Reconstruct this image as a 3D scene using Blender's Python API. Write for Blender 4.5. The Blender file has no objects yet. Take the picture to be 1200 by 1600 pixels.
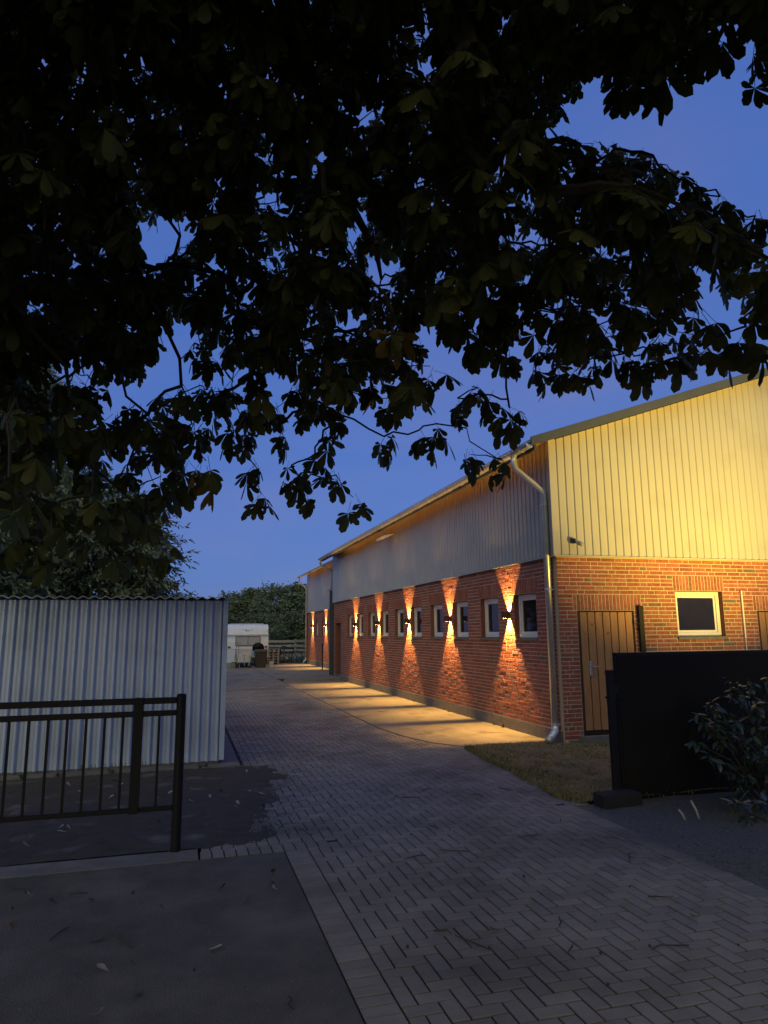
import bpy, math, random
import numpy as np
from mathutils import Vector, Matrix

SC = bpy.context.scene
COL = SC.collection
random.seed(7)
RNG = np.random.default_rng(11)
PI = math.pi

# ------------------------------------------------------------------ camera, sky, exposure
FPX, YAW, PITCH, ROLL, CAMH = 1076.05, 0.281814, 0.173893, -0.008626, 1.645
def cam_axes():
    f = Vector((math.sin(YAW)*math.cos(PITCH), math.cos(YAW)*math.cos(PITCH), math.sin(PITCH)))
    r = Vector((math.cos(YAW), -math.sin(YAW), 0)); u = r.cross(f)
    return (r*math.cos(ROLL)+u*math.sin(ROLL)), (-r*math.sin(ROLL)+u*math.cos(ROLL)), f
CR, CU, CF = cam_axes()
cd = bpy.data.cameras.new('camera'); cam = bpy.data.objects.new('camera', cd); COL.objects.link(cam)
cd.sensor_fit = 'HORIZONTAL'; cd.sensor_width = 36.0; cd.lens = FPX/1200*36.0
cd.clip_start = 0.05; cd.clip_end = 4000
m = Matrix.Identity(4)
for i in range(3):
    m[i][0], m[i][1], m[i][2] = CR[i], CU[i], -CF[i]
m[2][3] = CAMH
cam.matrix_world = m
SC.camera = cam

world = bpy.data.worlds.new('World'); SC.world = world; world.use_nodes = True
wn = world.node_tree; bg = wn.nodes['Background']
sky = wn.nodes.new('ShaderNodeTexSky'); sky.sky_type = 'NISHITA'; sky.sun_disc = False
SUN_AZ = math.radians(-150)           # last glow of the day: left, behind the camera
sky.sun_elevation = math.radians(4.0); sky.sun_rotation = SUN_AZ
sky.air_density = 1.0; sky.dust_density = 0.3; sky.ozone_density = 4.0
tw = wn.nodes.new('ShaderNodeMix'); tw.data_type = 'RGBA'; tw.inputs[0].default_value = 0.86
tw.inputs[7].default_value = (.205, .385, 1.14, 1)     # even blue of late dusk, thin high cloud
tn = wn.nodes.new('ShaderNodeVectorMath'); tn.operation = 'MULTIPLY'; tn.inputs[1].default_value = (.92, .78, 1.0)
wn.links.new(sky.outputs[0], tn.inputs[0]); wn.links.new(tn.outputs[0], tw.inputs[6])
tc = wn.nodes.new('ShaderNodeTexCoord'); mpg = wn.nodes.new('ShaderNodeMapping'); mpg.inputs['Scale'].default_value = (1.6, 1.6, 5.0)
cn_ = wn.nodes.new('ShaderNodeTexNoise'); cn_.inputs['Scale'].default_value = 1.7; cn_.inputs['Detail'].default_value = 5; cn_.inputs['Roughness'].default_value = .5
cmr = wn.nodes.new('ShaderNodeMapRange'); cmr.inputs[1].default_value = .3; cmr.inputs[2].default_value = .7
cmx = wn.nodes.new('ShaderNodeMix'); cmx.data_type = 'RGBA'; cmx.inputs[6].default_value = (.86, .95, 1.02, 1); cmx.inputs[7].default_value = (1.36, 1.03, .94, 1)
cml = wn.nodes.new('ShaderNodeVectorMath'); cml.operation = 'MULTIPLY'
wn.links.new(tc.outputs['Generated'], mpg.inputs[0]); wn.links.new(mpg.outputs[0], cn_.inputs['Vector']); wn.links.new(cn_.outputs['Fac'], cmr.inputs[0]); wn.links.new(cmr.outputs[0], cmx.inputs[0])
wn.links.new(tw.outputs[2], cml.inputs[0]); wn.links.new(cmx.outputs[2], cml.inputs[1])
wn.links.new(cml.outputs[0], bg.inputs[0]); bg.inputs[1].default_value = 0.15
sun_d = bpy.data.lights.new('dusk_glow', 'SUN'); sun_d.energy = 0.58; sun_d.angle = math.radians(80); sun_d.color = (1.0, .87, .30)
sun_o = bpy.data.objects.new('dusk_glow', sun_d); COL.objects.link(sun_o)
sun_el = math.radians(34)
sun_dir = Vector((math.sin(SUN_AZ)*math.cos(sun_el), math.cos(SUN_AZ)*math.cos(sun_el), math.sin(sun_el)))
sun_o.rotation_mode = 'QUATERNION'; sun_o.rotation_quaternion = sun_dir.to_track_quat('Z', 'Y')

SC.view_settings.view_transform = 'Standard'; SC.view_settings.look = 'None'
SC.view_settings.gamma = 1.0; SC.view_settings.use_curve_mapping = False
SC.view_settings.exposure = 1.4
SC.cycles.use_denoising = True
SC.cycles.max_bounces = 7; SC.cycles.diffuse_bounces = 4; SC.cycles.glossy_bounces = 3
SC.cycles.transparent_max_bounces = 8; SC.cycles.sample_clamp_indirect = 4.0
SC.cycles.caustics_reflective = False; SC.cycles.caustics_refractive = False

def pix(u, v, r):                     # a place seen in that direction at that distance from where one stands
    d = CF + CR*((u-600)/FPX) + CU*((800-v)/FPX)
    d.normalize()
    return Vector((0, 0, CAMH)) + d*r
def to_pix(P):
    d = Vector(P) - Vector((0, 0, CAMH)); z = d.dot(CF)
    if z < 0.05: return None
    return 600+FPX*d.dot(CR)/z, 800-FPX*d.dot(CU)/z

# ------------------------------------------------------------------ helpers
W = {}
def tag(o, label, cat, group=None, kind=None):
    o['label'] = label; o['category'] = cat
    if group: o['group'] = group
    if kind: o['kind'] = kind
    return o
def thing(name, loc, label, cat, group=None):
    o = bpy.data.objects.new(name, None); COL.objects.link(o); o.location = loc
    o.empty_display_size = 0.2; W[o] = Vector(loc)
    return tag(o, label, cat, group)
def struct(o):
    o['kind'] = 'structure'; return o
def stuff(o):
    o['kind'] = 'stuff'; return o
def link(name, me, parent=None, origin=(0, 0, 0)):
    o = bpy.data.objects.new(name, me); COL.objects.link(o)
    origin = Vector(origin); W[o] = origin
    if parent is not None:
        o.parent = parent; o.location = origin - W[parent]
    else: o.location = origin
    return o
class MB:
    def __init__(s): s.v = []; s.f = []
    def add(s, vs, fs):
        n = len(s.v); s.v += [tuple(x) for x in vs]; s.f += [tuple(i+n for i in q) for q in fs]; return s
    def box(s, x0, x1, y0, y1, z0, z1):
        return s.add([(x0,y0,z0),(x1,y0,z0),(x1,y1,z0),(x0,y1,z0),(x0,y0,z1),(x1,y0,z1),(x1,y1,z1),(x0,y1,z1)],
                     [(0,3,2,1),(4,5,6,7),(0,1,5,4),(1,2,6,5),(2,3,7,6),(3,0,4,7)])
    def hull8(s, b, t):               # bottom ring of 4, top ring of 4
        return s.add(list(b)+list(t), [(0,3,2,1),(4,5,6,7),(0,1,5,4),(1,2,6,5),(2,3,7,6),(3,0,4,7)])
    def rbox(s, x0, x1, y0, y1, z0, z1, c):   # chamfered top and vertical edges
        def ring(a, z):
            k = c if a == 0 else c
            X0, X1, Y0, Y1 = x0+a, x1-a, y0+a, y1-a
            return [(X0+k,Y0,z),(X1-k,Y0,z),(X1,Y0+k,z),(X1,Y1-k,z),(X1-k,Y1,z),(X0+k,Y1,z),(X0,Y1-k,z),(X0,Y0+k,z)]
        r = ring(c, z0)+ring(0, z0+c)+ring(0, z1-c)+ring(c, z1)
        f = [tuple(range(7,-1,-1)), tuple(range(24,32))]
        for j in range(3):
            for i in range(8):
                f.append((j*8+i, j*8+(i+1)%8, j*8+8+(i+1)%8, j*8+8+i))
        return s.add(r, f)
    def quad(s, *p): return s.add(p, [tuple(range(len(p)))])
    def tube(s, pts, rad, n=8, cap=True):
        pts = [Vector(p) for p in pts]; k = len(pts)
        if not hasattr(rad, '__len__'): rad = [rad]*k
        rings = []; ref = None
        for i in range(k):
            t = (pts[min(i+1,k-1)]-pts[max(i-1,0)])
            if t.length < 1e-9: t = Vector((0,0,1))
            t.normalize()
            if ref is None:
                ref = Vector((0,0,1)) if abs(t.z) < .9 else Vector((1,0,0))
            a = t.cross(ref)
            if a.length < 1e-6: a = t.orthogonal()
            a.normalize(); b = t.cross(a).normalized(); ref = -b if False else ref
            rings += [pts[i]+(a*math.cos(2*PI*j/n)+b*math.sin(2*PI*j/n))*rad[i] for j in range(n)]
        f = []
        for i in range(k-1):
            for j in range(n):
                f.append((i*n+j, i*n+(j+1)%n, (i+1)*n+(j+1)%n, (i+1)*n+j))
        if cap: f += [tuple(range(n-1,-1,-1)), tuple((k-1)*n+j for j in range(n))]
        return s.add(rings, f)
    def mesh(s, name, origin=(0,0,0), mat=None, smooth=False):
        me = bpy.data.meshes.new(name)
        o = Vector(origin)
        me.from_pydata([tuple(Vector(p)-o) for p in s.v], [], s.f); me.update()
        if mat: me.materials.append(mat)
        if smooth: me.polygons.foreach_set('use_smooth', [True]*len(me.polygons))
        return me
    def build(s, name, mat, parent=None, origin=None, smooth=False):
        if origin is None:
            a = np.array(s.v); lo, hi = a.min(0), a.max(0)
            origin = ((lo[0]+hi[0])/2, (lo[1]+hi[1])/2, lo[2])
        return link(name, s.mesh(name, origin, mat, smooth), parent, origin)
def np_mesh(name, V, F, mat, smooth=False):
    """V (n,3) float, F (m,k) int; k verts per face"""
    me = bpy.data.meshes.new(name); k = F.shape[1]
    me.vertices.add(len(V)); me.vertices.foreach_set('co', V.astype(np.float32).ravel())
    me.loops.add(F.size); me.loops.foreach_set('vertex_index', F.astype(np.int32).ravel())
    me.polygons.add(len(F)); me.polygons.foreach_set('loop_start', np.arange(0, F.size, k, dtype=np.int32))
    me.polygons.foreach_set('loop_total', np.full(len(F), k, dtype=np.int32))
    if smooth: me.polygons.foreach_set('use_smooth', np.ones(len(F), dtype=bool))
    me.update(calc_edges=True); me.validate()
    me.materials.append(mat); return me
def copy_tree(o, parent=None):
    c = o.copy(); COL.objects.link(c)
    if parent is not None: c.parent = parent
    for ch in o.children: copy_tree(ch, c)
    return c

# ------------------------------------------------------------------ materials
def mk(name, c1, c2=None, scale=6.0, rough=0.8, bump=0.0, bscale=40.0, metal=0.0, rnd=0.0, spec=0.5, c3=None, s3=1.2, t3=(0.5,0.62), stretch=None, detail=6.0):
    M = bpy.data.materials.new(name); M.use_nodes = True
    nt = M.node_tree; N = nt.nodes; L = nt.links; P = N['Principled BSDF']
    P.inputs['Roughness'].default_value = rough; P.inputs['Metallic'].default_value = metal
    P.inputs['Specular IOR Level'].default_value = spec
    geo = N.new('ShaderNodeNewGeometry'); pos = geo.outputs['Position']
    if stretch:
        vm = N.new('ShaderNodeVectorMath'); vm.operation = 'MULTIPLY'; vm.inputs[1].default_value = stretch
        L.new(pos, vm.inputs[0]); pos = vm.outputs[0]
    n1 = N.new('ShaderNodeTexNoise'); n1.inputs['Scale'].default_value = scale; n1.inputs['Detail'].default_value = detail
    n1.inputs['Roughness'].default_value = 0.65
    L.new(pos, n1.inputs['Vector'])
    mr = N.new('ShaderNodeMapRange'); mr.inputs[1].default_value = 0.3; mr.inputs[2].default_value = 0.7
    L.new(n1.outputs['Fac'], mr.inputs[0])
    mx = N.new('ShaderNodeMix'); mx.data_type = 'RGBA'
    mx.inputs[6].default_value = (*c1, 1); mx.inputs[7].default_value = (*(c2 or c1), 1)
    L.new(mr.outputs[0], mx.inputs[0]); col = mx.outputs[2]
    if c3:
        n3 = N.new('ShaderNodeTexNoise'); n3.inputs['Scale'].default_value = s3; n3.inputs['Detail'].default_value = 8
        L.new(geo.outputs['Position'], n3.inputs['Vector'])
        m3 = N.new('ShaderNodeMapRange'); m3.inputs[1].default_value = t3[0]; m3.inputs[2].default_value = t3[1]
        L.new(n3.outputs['Fac'], m3.inputs[0])
        x3 = N.new('ShaderNodeMix'); x3.data_type = 'RGBA'; x3.inputs[7].default_value = (*c3, 1)
        L.new(m3.outputs[0], x3.inputs[0]); L.new(col, x3.inputs[6]); col = x3.outputs[2]
    if rnd:
        oi = N.new('ShaderNodeObjectInfo'); ad = N.new('ShaderNodeMath'); ad.operation = 'ADD'
        L.new(oi.outputs['Random'], ad.inputs[0]); L.new(geo.outputs['Random Per Island'], ad.inputs[1])
        fr = N.new('ShaderNodeMath'); fr.operation = 'FRACT'; L.new(ad.outputs[0], fr.inputs[0])
        r2 = N.new('ShaderNodeMapRange'); r2.inputs[3].default_value = 1-rnd; r2.inputs[4].default_value = 1+rnd
        L.new(fr.outputs[0], r2.inputs[0])
        vs = N.new('ShaderNodeVectorMath'); vs.operation = 'SCALE'
        L.new(col, vs.inputs[0]); L.new(r2.outputs[0], vs.inputs['Scale']); col = vs.outputs[0]
        M['rnd'] = 1
    L.new(col, P.inputs['Base Color'])
    if bump:
        n2 = N.new('ShaderNodeTexNoise'); n2.inputs['Scale'].default_value = bscale; n2.inputs['Detail'].default_value = 5
        L.new(pos, n2.inputs['Vector'])
        bp = N.new('ShaderNodeBump'); bp.inputs['Strength'].default_value = bump; bp.inputs['Distance'].default_value = 0.01
        L.new(n2.outputs['Fac'], bp.inputs['Height']); L.new(bp.outputs[0], P.inputs['Normal'])
    return M
def ramp_mat(name, stops, rough=0.85, bump=0.5, bscale=60, spotty=0.35):
    """colour picked at random for each piece from the stops"""
    M = bpy.data.materials.new(name); M.use_nodes = True
    nt = M.node_tree; N = nt.nodes; L = nt.links; P = N['Principled BSDF']
    P.inputs['Roughness'].default_value = rough; P.inputs['Specular IOR Level'].default_value = 0.35
    geo = N.new('ShaderNodeNewGeometry'); oi = N.new('ShaderNodeObjectInfo')
    ad = N.new('ShaderNodeMath'); ad.operation = 'ADD'; fr = N.new('ShaderNodeMath'); fr.operation = 'FRACT'
    L.new(oi.outputs['Random'], ad.inputs[0]); L.new(geo.outputs['Random Per Island'], ad.inputs[1]); L.new(ad.outputs[0], fr.inputs[0])
    cr = N.new('ShaderNodeValToRGB'); e = cr.color_ramp.elements
    while len(e) < len(stops): e.new(0.5)
    for i, (p, c) in enumerate(stops): e[i].position = p; e[i].color = (*c, 1)
    L.new(fr.outputs[0], cr.inputs[0])
    n = N.new('ShaderNodeTexNoise'); n.inputs['Scale'].default_value = 22; n.inputs['Detail'].default_value = 7
    L.new(geo.outputs['Position'], n.inputs['Vector'])
    r2 = N.new('ShaderNodeMapRange'); r2.inputs[1].default_value = .25; r2.inputs[2].default_value = .75
    r2.inputs[3].default_value = 1-spotty; r2.inputs[4].default_value = 1+spotty
    L.new(n.outputs['Fac'], r2.inputs[0])
    vs = N.new('ShaderNodeVectorMath'); vs.operation = 'SCALE'
    L.new(cr.outputs[0], vs.inputs[0]); L.new(r2.outputs[0], vs.inputs['Scale']); L.new(vs.outputs[0], P.inputs['Base Color'])
    n2 = N.new('ShaderNodeTexNoise'); n2.inputs['Scale'].default_value = bscale; n2.inputs['Detail'].default_value = 5
    L.new(geo.outputs['Position'], n2.inputs['Vector'])
    bp = N.new('ShaderNodeBump'); bp.inputs['Strength'].default_value = bump; bp.inputs['Distance'].default_value = 0.01
    L.new(n2.outputs['Fac'], bp.inputs['Height']); L.new(bp.outputs[0], P.inputs['Normal'])
    return M
def leaf_mat(name, c1, c2, trans, rough=0.5, spec=0.4):
    M = bpy.data.materials.new(name); M.use_nodes = True
    nt = M.node_tree; N = nt.nodes; L = nt.links; P = N['Principled BSDF']
    P.inputs['Roughness'].default_value = rough; P.inputs['Specular IOR Level'].default_value = spec
    geo = N.new('ShaderNodeNewGeometry'); oi = N.new('ShaderNodeObjectInfo')
    ad = N.new('ShaderNodeMath'); ad.operation = 'ADD'; fr = N.new('ShaderNodeMath'); fr.operation = 'FRACT'
    L.new(oi.outputs['Random'], ad.inputs[0]); L.new(geo.outputs['Random Per Island'], ad.inputs[1]); L.new(ad.outputs[0], fr.inputs[0])
    mx = N.new('ShaderNodeMix'); mx.data_type = 'RGBA'; mx.inputs[6].default_value = (*c1, 1); mx.inputs[7].default_value = (*c2, 1)
    L.new(fr.outputs[0], mx.inputs[0]); L.new(mx.outputs[2], P.inputs['Base Color'])
    tr = N.new('ShaderNodeBsdfTranslucent'); L.new(mx.outputs[2], tr.inputs['Color'])
    ms = N.new('ShaderNodeMixShader'); ms.inputs[0].default_value = trans
    L.new(P.outputs[0], ms.inputs[1]); L.new(tr.outputs[0], ms.inputs[2])
    L.new(ms.outputs[0], N['Material Output'].inputs['Surface'])
    return M
def emit_mat(name, c, s):
    M = bpy.data.materials.new(name); M.use_nodes = True; P = M.node_tree.nodes['Principled BSDF']
    P.inputs['Base Color'].default_value = (.8,.8,.8,1); P.inputs['Emission Color'].default_value = (*c, 1); P.inputs['Emission Strength'].default_value = s
    return M

BRICK = ramp_mat('brick_red', [(0,(.26,.085,.055)),(.2,(.31,.11,.068)),(.45,(.23,.07,.045)),(.7,(.34,.125,.078)),(.9,(.28,.092,.06)),(.96,(.20,.085,.06)),(.995,(.13,.11,.08))], bump=.7, bscale=55)
REVEAL = mk('reveal_brick', (.25,.085,.055), (.17,.06,.042), 9, .9, .4, 50)
MORTAR = mk('mortar', (.56,.49,.40), (.44,.385,.315), 14, .95, .6, 90)
CLAD = mk('cladding_paint', (.40,.41,.405), (.37,.38,.38), 2.5, .36, .04, 30, stretch=(1,1,.25), c3=(.34,.345,.34), s3=1.6, t3=(.52,.75))
FLASH = mk('flashing_grey', (.34,.35,.36), (.28,.29,.30), 5, .45, .05, 20)
ZINC = mk('zinc', (.66,.68,.70), (.52,.54,.56), 7, .3, .08, 25, metal=.55)
VERGE = mk('verge_shade_grey', (.06,.075,.10), (.05,.06,.08), 5, .5, .05, 20)  # shade put into the colour, so verge and fascia look unlit
SOFFIT = mk('soffit_wood', (.55,.32,.13), (.42,.23,.09), 5, .75, .2, 30, stretch=(1,.15,1))
PLINTH = mk('plinth_render', (.20,.185,.165), (.14,.13,.115), 8, .92, .5, 45)
WHITEPVC = mk('white_frame', (.74,.74,.74), (.68,.68,.67), 4, .4)
GLASS = mk('window_glass', (.012,.012,.013), (.018,.017,.016), 3, .06, spec=.5)
DARKROOM = mk('dark_interior', (.02,.018,.016), (.03,.027,.022), 3, .9)
LARCH = mk('larch_plank', (.42,.225,.095), (.31,.155,.06), 9, .62, .25, 40, stretch=(3.5,3.5,.35), rnd=.16, c3=(.13,.06,.022), s3=10, t3=(.66,.72))
BROWNDOOR = mk('brown_door', (.12,.07,.05), (.09,.052,.038), 8, .6, .1, 30)
ANTHR = mk('anthracite', (.035,.036,.038), (.028,.029,.03), 12, .5)
STEEL = mk('stainless', (.6,.6,.6), (.5,.5,.5), 10, .25, metal=1)
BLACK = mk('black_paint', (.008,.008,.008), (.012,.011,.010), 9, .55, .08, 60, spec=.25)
GATEBLK = mk('gate_sheet', (.010,.009,.008), (.014,.012,.010), 2.2, .6, .05, 8, spec=.15, c3=(.022,.019,.016), s3=3, t3=(.62,.75))
SHEDM = mk('shed_sheet', (.53,.62,.79), (.44,.53,.69), 2.2, .4, .05, 12, metal=.25, stretch=(1,1,.3), c3=(.36,.43,.56), s3=1.1, t3=(.5,.7), rnd=.04)
FIBRE = mk('fibre_cement', (.46,.48,.50), (.36,.38,.40), 8, .9, .4, 60)
CONC = mk('concrete_apron', (.28,.245,.19), (.18,.16,.125), 2.2, .9, .4, 35, c3=(.13,.115,.09), s3=1.9, t3=(.56,.68), stretch=(1,.6,1))
CONCG = mk('concrete_grey', (.20,.195,.185), (.13,.125,.12), 5, .93, .5, 40)
PAD = mk('pad_concrete', (.135,.125,.108), (.075,.07,.062), 3.0, .93, 1.0, 90, c3=(.18,.168,.145), s3=1.3, t3=(.52,.75))
PAVER = mk('paver', (.275,.25,.215), (.20,.18,.156), 3.0, .82, .55, 75, rnd=.13, c3=(.13,.117,.10), s3=.9, t3=(.48,.68))
JOINT = mk('joint_sand', (.022,.021,.019), (.014,.013,.012), 20, .97, .5, 90)
SOIL = mk('soil', (.075,.062,.048), (.04,.034,.027), 5, .96, .9, 40, c3=(.15,.135,.12), s3=2.5, t3=(.58,.7))
LAWN = mk('lawn_soil', (.25,.175,.09), (.12,.11,.05), 7, .95, .8, 40)
GRAVEL = mk('gravel', (.18,.165,.14), (.09,.084,.074), 30, .93, 1.0, 120)
FIELD = mk('field', (.05,.07,.03), (.07,.075,.04), .6, .95)
BARK = mk('bark', (.07,.058,.045), (.04,.033,.027), 8, .92, .9, 25)
CHLEAF = leaf_mat('chestnut_leaf', (.065,.082,.020), (.125,.128,.036), .40, .5)
YLEAF = leaf_mat('yellow_leaf', (.26,.15,.03), (.20,.13,.03), .4, .55)
LAUREL = leaf_mat('laurel_leaf', (.03,.05,.03), (.065,.085,.06), .12, .3, .6)
WILLOW = leaf_mat('willow_leaf', (.07,.10,.06), (.135,.175,.11), .2, .55)
CONIF = leaf_mat('wood_leaf', (.07,.10,.055), (.14,.175,.095), .15, .6)
GRASSM = leaf_mat('grass_blade', (.36,.27,.12), (.14,.17,.05), .2, .6)
DRY = leaf_mat('dry_leaf', (.05,.035,.02), (.11,.085,.055), .1, .7)
PALELEAF = leaf_mat('pale_leaf', (.30,.28,.24), (.40,.38,.33), .1, .7)
CARAV = mk('caravan_paint', (.70,.76,.90), (.62,.68,.82), 3, .4, c3=(.42,.44,.43), s3=3.5, t3=(.6,.75))
CARAVG = mk('caravan_grey', (.42,.45,.48), (.36,.39,.42), 3, .45)
CGLASS = mk('caravan_glass', (.40,.43,.50), (.33,.36,.42), 2, .12)
RUBBER = mk('rubber', (.015,.015,.015), (.022,.022,.022), 9, .8)
BINM = mk('bin_brown', (.055,.042,.036), (.04,.032,.028), 6, .55)
BLUEP = mk('blue_plastic', (.05,.12,.32), (.04,.10,.26), 6, .5)
WHITEP = mk('white_plastic', (.72,.73,.74), (.62,.63,.64), 6, .5)
WOODG = mk('grey_wood', (.34,.33,.31), (.24,.23,.215), 7, .85, .4, 40, stretch=(.4,1,1), rnd=.15)
REDL = mk('red_lens', (.25,.02,.015), (.2,.015,.012), 6, .3)
LENS = mk('lamp_lens', (.7,.72,.7), (.62,.64,.62), 5, .25)

# ------------------------------------------------------------------ the ground
CX, CY = 5.4236, 9.3324
b = MB(); b.quad((-1500,-1500,-.06),(1500,-1500,-.06),(1500,3000,-.06),(-1500,3000,-.06))
struct(b.build('ground', FIELD, origin=(0,0,-.06)))
b = MB(); b.quad((-14,-10,-.045),(7.2,-10,-.045),(7.2,44,-.045),(-14,44,-.045))
ybed = struct(b.build('yard_bed', JOINT, origin=(0,0,-.045)))
# concrete pad in front of the railing
b = MB(); b.box(-9,.813,-8,5.648,-.04,-.002)
struct(b.build('concrete_pad', PAD))
b = MB(); b.box(-9,.178,5.654,5.91,-.04,.004)
struct(b.build('kerb_strip', CONCG))
# pavers ------------------------------------------------------------
PX0, PX1 = .82, 3.68
pv_root = struct(MB().add([(.2,2.0,-.0075),(3.69,2.0,-.0075),(3.69,36,-.0075),(.2,36,-.0075)], [(0,1,2,3)]).build('paved_path', JOINT, origin=(2,10,-.0075)))
U = .0905
gap = .0050
def left_limit(y): return .20 if 5.66 < y < 9.25 else (.80 if y < 30 else -3.0)
def apron_x(y):                         # edge of the concrete apron along the wall
    return float(np.interp(y, [9.60,9.75,10.2,10.9,12,24.2,24.3,40], [5.45,4.0,3.70,3.50,3.37,3.37,3.37,3.37]))
lawn_edge = lambda y: float(np.interp(y, [5.9,6.3,6.6,7.4,8.3,9.0,9.6],[3.78,3.80,3.70,3.80,3.88,3.92,4.0]))
def right_limit(y): return lawn_edge(y)+.06 if y < 9.75 else apron_x(y)+.05
pieces = []                             # x0,x1,y0,y1
for k in range(int((5.66-2.2)/U)+1):    # soldier border along the pad
    y = 5.66-(k+1)*U; pieces.append((PX0, PX0+2*U, y, y+U))
k = 0; x = .19
while x < PX0+.3:                       # row across the end of the pad
    pieces.append((x, x+U, 5.665, 5.665+2*U)); x += U
ny = int((36-2.2)/U)
for k in range(ny):
    y = 2.2+k*U
    if y+U < 6.3: pieces.append((PX1-2*U, PX1, y, y+U))
for j in range(int(2.0/U), int(36/U)):
    for i in range(int(-3.5/U), int(4.2/U)):
        s = (i-j) % 4
        if s == 0: r = [i*U, (i+2)*U, j*U, (j+1)*U]
        elif s == 3: r = [i*U, (i+1)*U, j*U, (j+2)*U]
        else: continue
        yc = (r[2]+r[3])/2
        lo = PX0+2*U if yc < 5.66 else left_limit(yc)
        hi = PX1-2*U if yc < 6.25 else right_limit(yc)
        r[0] = max(r[0], lo); r[1] = min(r[1], hi)
        if yc > 5.66 and r[0] < PX0+.3: r[2] = max(r[2], 5.665+2*U)
        if r[1]-r[0] < .012 or r[3]-r[2] < .012: continue
        pieces.append(tuple(r))
def paver_mb(w, d):
    b = MB(); c = .0025
    b.add([(-w/2,-d/2,-.035),(w/2,-d/2,-.035),(w/2,d/2,-.035),(-w/2,d/2,-.035),(-w/2,-d/2,-c),(w/2,-d/2,-c),(w/2,d/2,-c),(-w/2,d/2,-c),
           (-w/2+c,-d/2+c,0),(w/2-c,-d/2+c,0),(w/2-c,d/2-c,0),(-w/2+c,d/2-c,0)],
          [(8,9,10,11),(4,5,9,8),(5,6,10,9),(6,7,11,10),(7,4,8,11),(0,1,5,4),(1,2,6,5),(2,3,7,6),(3,0,4,7)])
    return b
full = {(2,1): paver_mb(2*U-gap*2, U-gap*2).mesh('paver', mat=PAVER), (1,2): paver_mb(U-gap*2, 2*U-gap*2).mesh('paver', mat=PAVER)}
def paver_seen(r):
    q = to_pix(((r[0]+r[1])/2, (r[2]+r[3])/2, 0))
    return q and -30 < q[0] < 1230 and q[1] < 1625
single, rest = [], []
order = sorted(pieces, key=lambda r: (r[0]+r[1])**2/4+((r[2]+r[3])/2)**2)
for r in order:
    key = (round((r[1]-r[0])/U), round((r[3]-r[2])/U))
    isfull = key in full and abs((r[1]-r[0])-key[0]*U) < .002 and abs((r[3]-r[2])-key[1]*U) < .002
    (single if len(single) < 300 and isfull and paver_seen(r) else rest).append((r, key))
prand = random.Random(3)
for r, key in single:
    o = link('paver', full[key], pv_root, ((r[0]+r[1])/2, (r[2]+r[3])/2, prand.uniform(-.0025,.0018)))
    o.rotation_euler = (prand.uniform(-.009,.009), prand.uniform(-.009,.009), prand.uniform(-.008,.008))
b = MB()
for r, key in rest:
    p = paver_mb(r[1]-r[0]-2*gap, r[3]-r[2]-2*gap)
    dz, tx, ty = prand.uniform(-.0025,.0018), prand.uniform(-.009,.009), prand.uniform(-.009,.009)
    cx, cy = (r[0]+r[1])/2, (r[2]+r[3])/2
    b.add([(x+cx, y+cy, z+dz+x*tx+y*ty) for x, y, z in p.v], p.f)
stuff(b.build('paver_field', PAVER, pv_root))
# concrete apron by the wall
b = MB(); ys = [9.60,9.66,9.75,9.95,10.2,10.5,10.9,11.4,12]+list(np.arange(13,24.3,1.0))+[24.3]
top = [(apron_x(y), y, .012) for y in ys]; wall = [(CX+.02, y, .016) for y in ys]
n = len(ys); vs = top+wall+[(x,y,-.03) for x,y,z in top]
fs = [(i,n+i,n+i+1,i+1) for i in range(n-1)]+[(2*n+i,i,i+1,2*n+i+1) for i in range(n-1)]+[(0,2*n,n)]
struct(MB().add(vs, fs).build('concrete_apron', CONC))
# far yard slab beside the second building and the low step by the side door
struct(MB().add([(3.42,26.2,.006),(6.66,26.2,.008),(6.66,40,.01),(3.42,40,.008)],[(0,1,2,3)]).build('yard_slab', CONC))
b = MB(); b.hull8([(3.36,24.32,-.03),(5.42,24.32,-.03),(5.42,26.15,-.03),(3.55,25.5,-.03)],[(3.40,24.36,.05),(5.42,24.34,.11),(5.42,26.1,.11),(3.6,25.45,.05)])
tag(b.build('door_ramp', CONCG), 'low grey concrete ramp in front of the brown side door', 'ramp')
# shed base slab
b = MB(); b.box(-7,.76,9.22,15.2,-.04,.03)
struct(b.build('shed_base', CONCG))
# soil that has crept over the paving between railing and shed
nx, nyy = 260, 190; xs = np.linspace(-3.4,1.5,nx); yy = np.linspace(5.905,9.24,nyy)
from mathutils import noise as mn
V = []; F = []
for j, y in enumerate(yy):
    for i, x in enumerate(xs):
        edge = float(np.interp(y, [5.9,6.1,6.6,7.4,8.4,9.0,9.24],[.35,.62,.70,.95,1.15,1.0,.9]))
        nz = mn.noise(Vector((x*2.2,y*2.2,3)))+.5*mn.noise(Vector((x*7,y*7,1)))+.25*mn.noise(Vector((x*19,y*19,5)))
        h = (edge-x)*.05+nz*.012+.004*mn.noise(Vector((x*40,y*40,8)))
        V.append((x, y, max(-.035, min(.012+nz*.006+.004*mn.noise(Vector((x*30,y*30,2))), h))))
for j in range(nyy-1):
    for i in range(nx-1): F.append((j*nx+i, j*nx+i+1, (j+1)*nx+i+1, (j+1)*nx+i))
struct(MB().add(V, F).build('soil_patch', SOIL, smooth=True))
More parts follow.
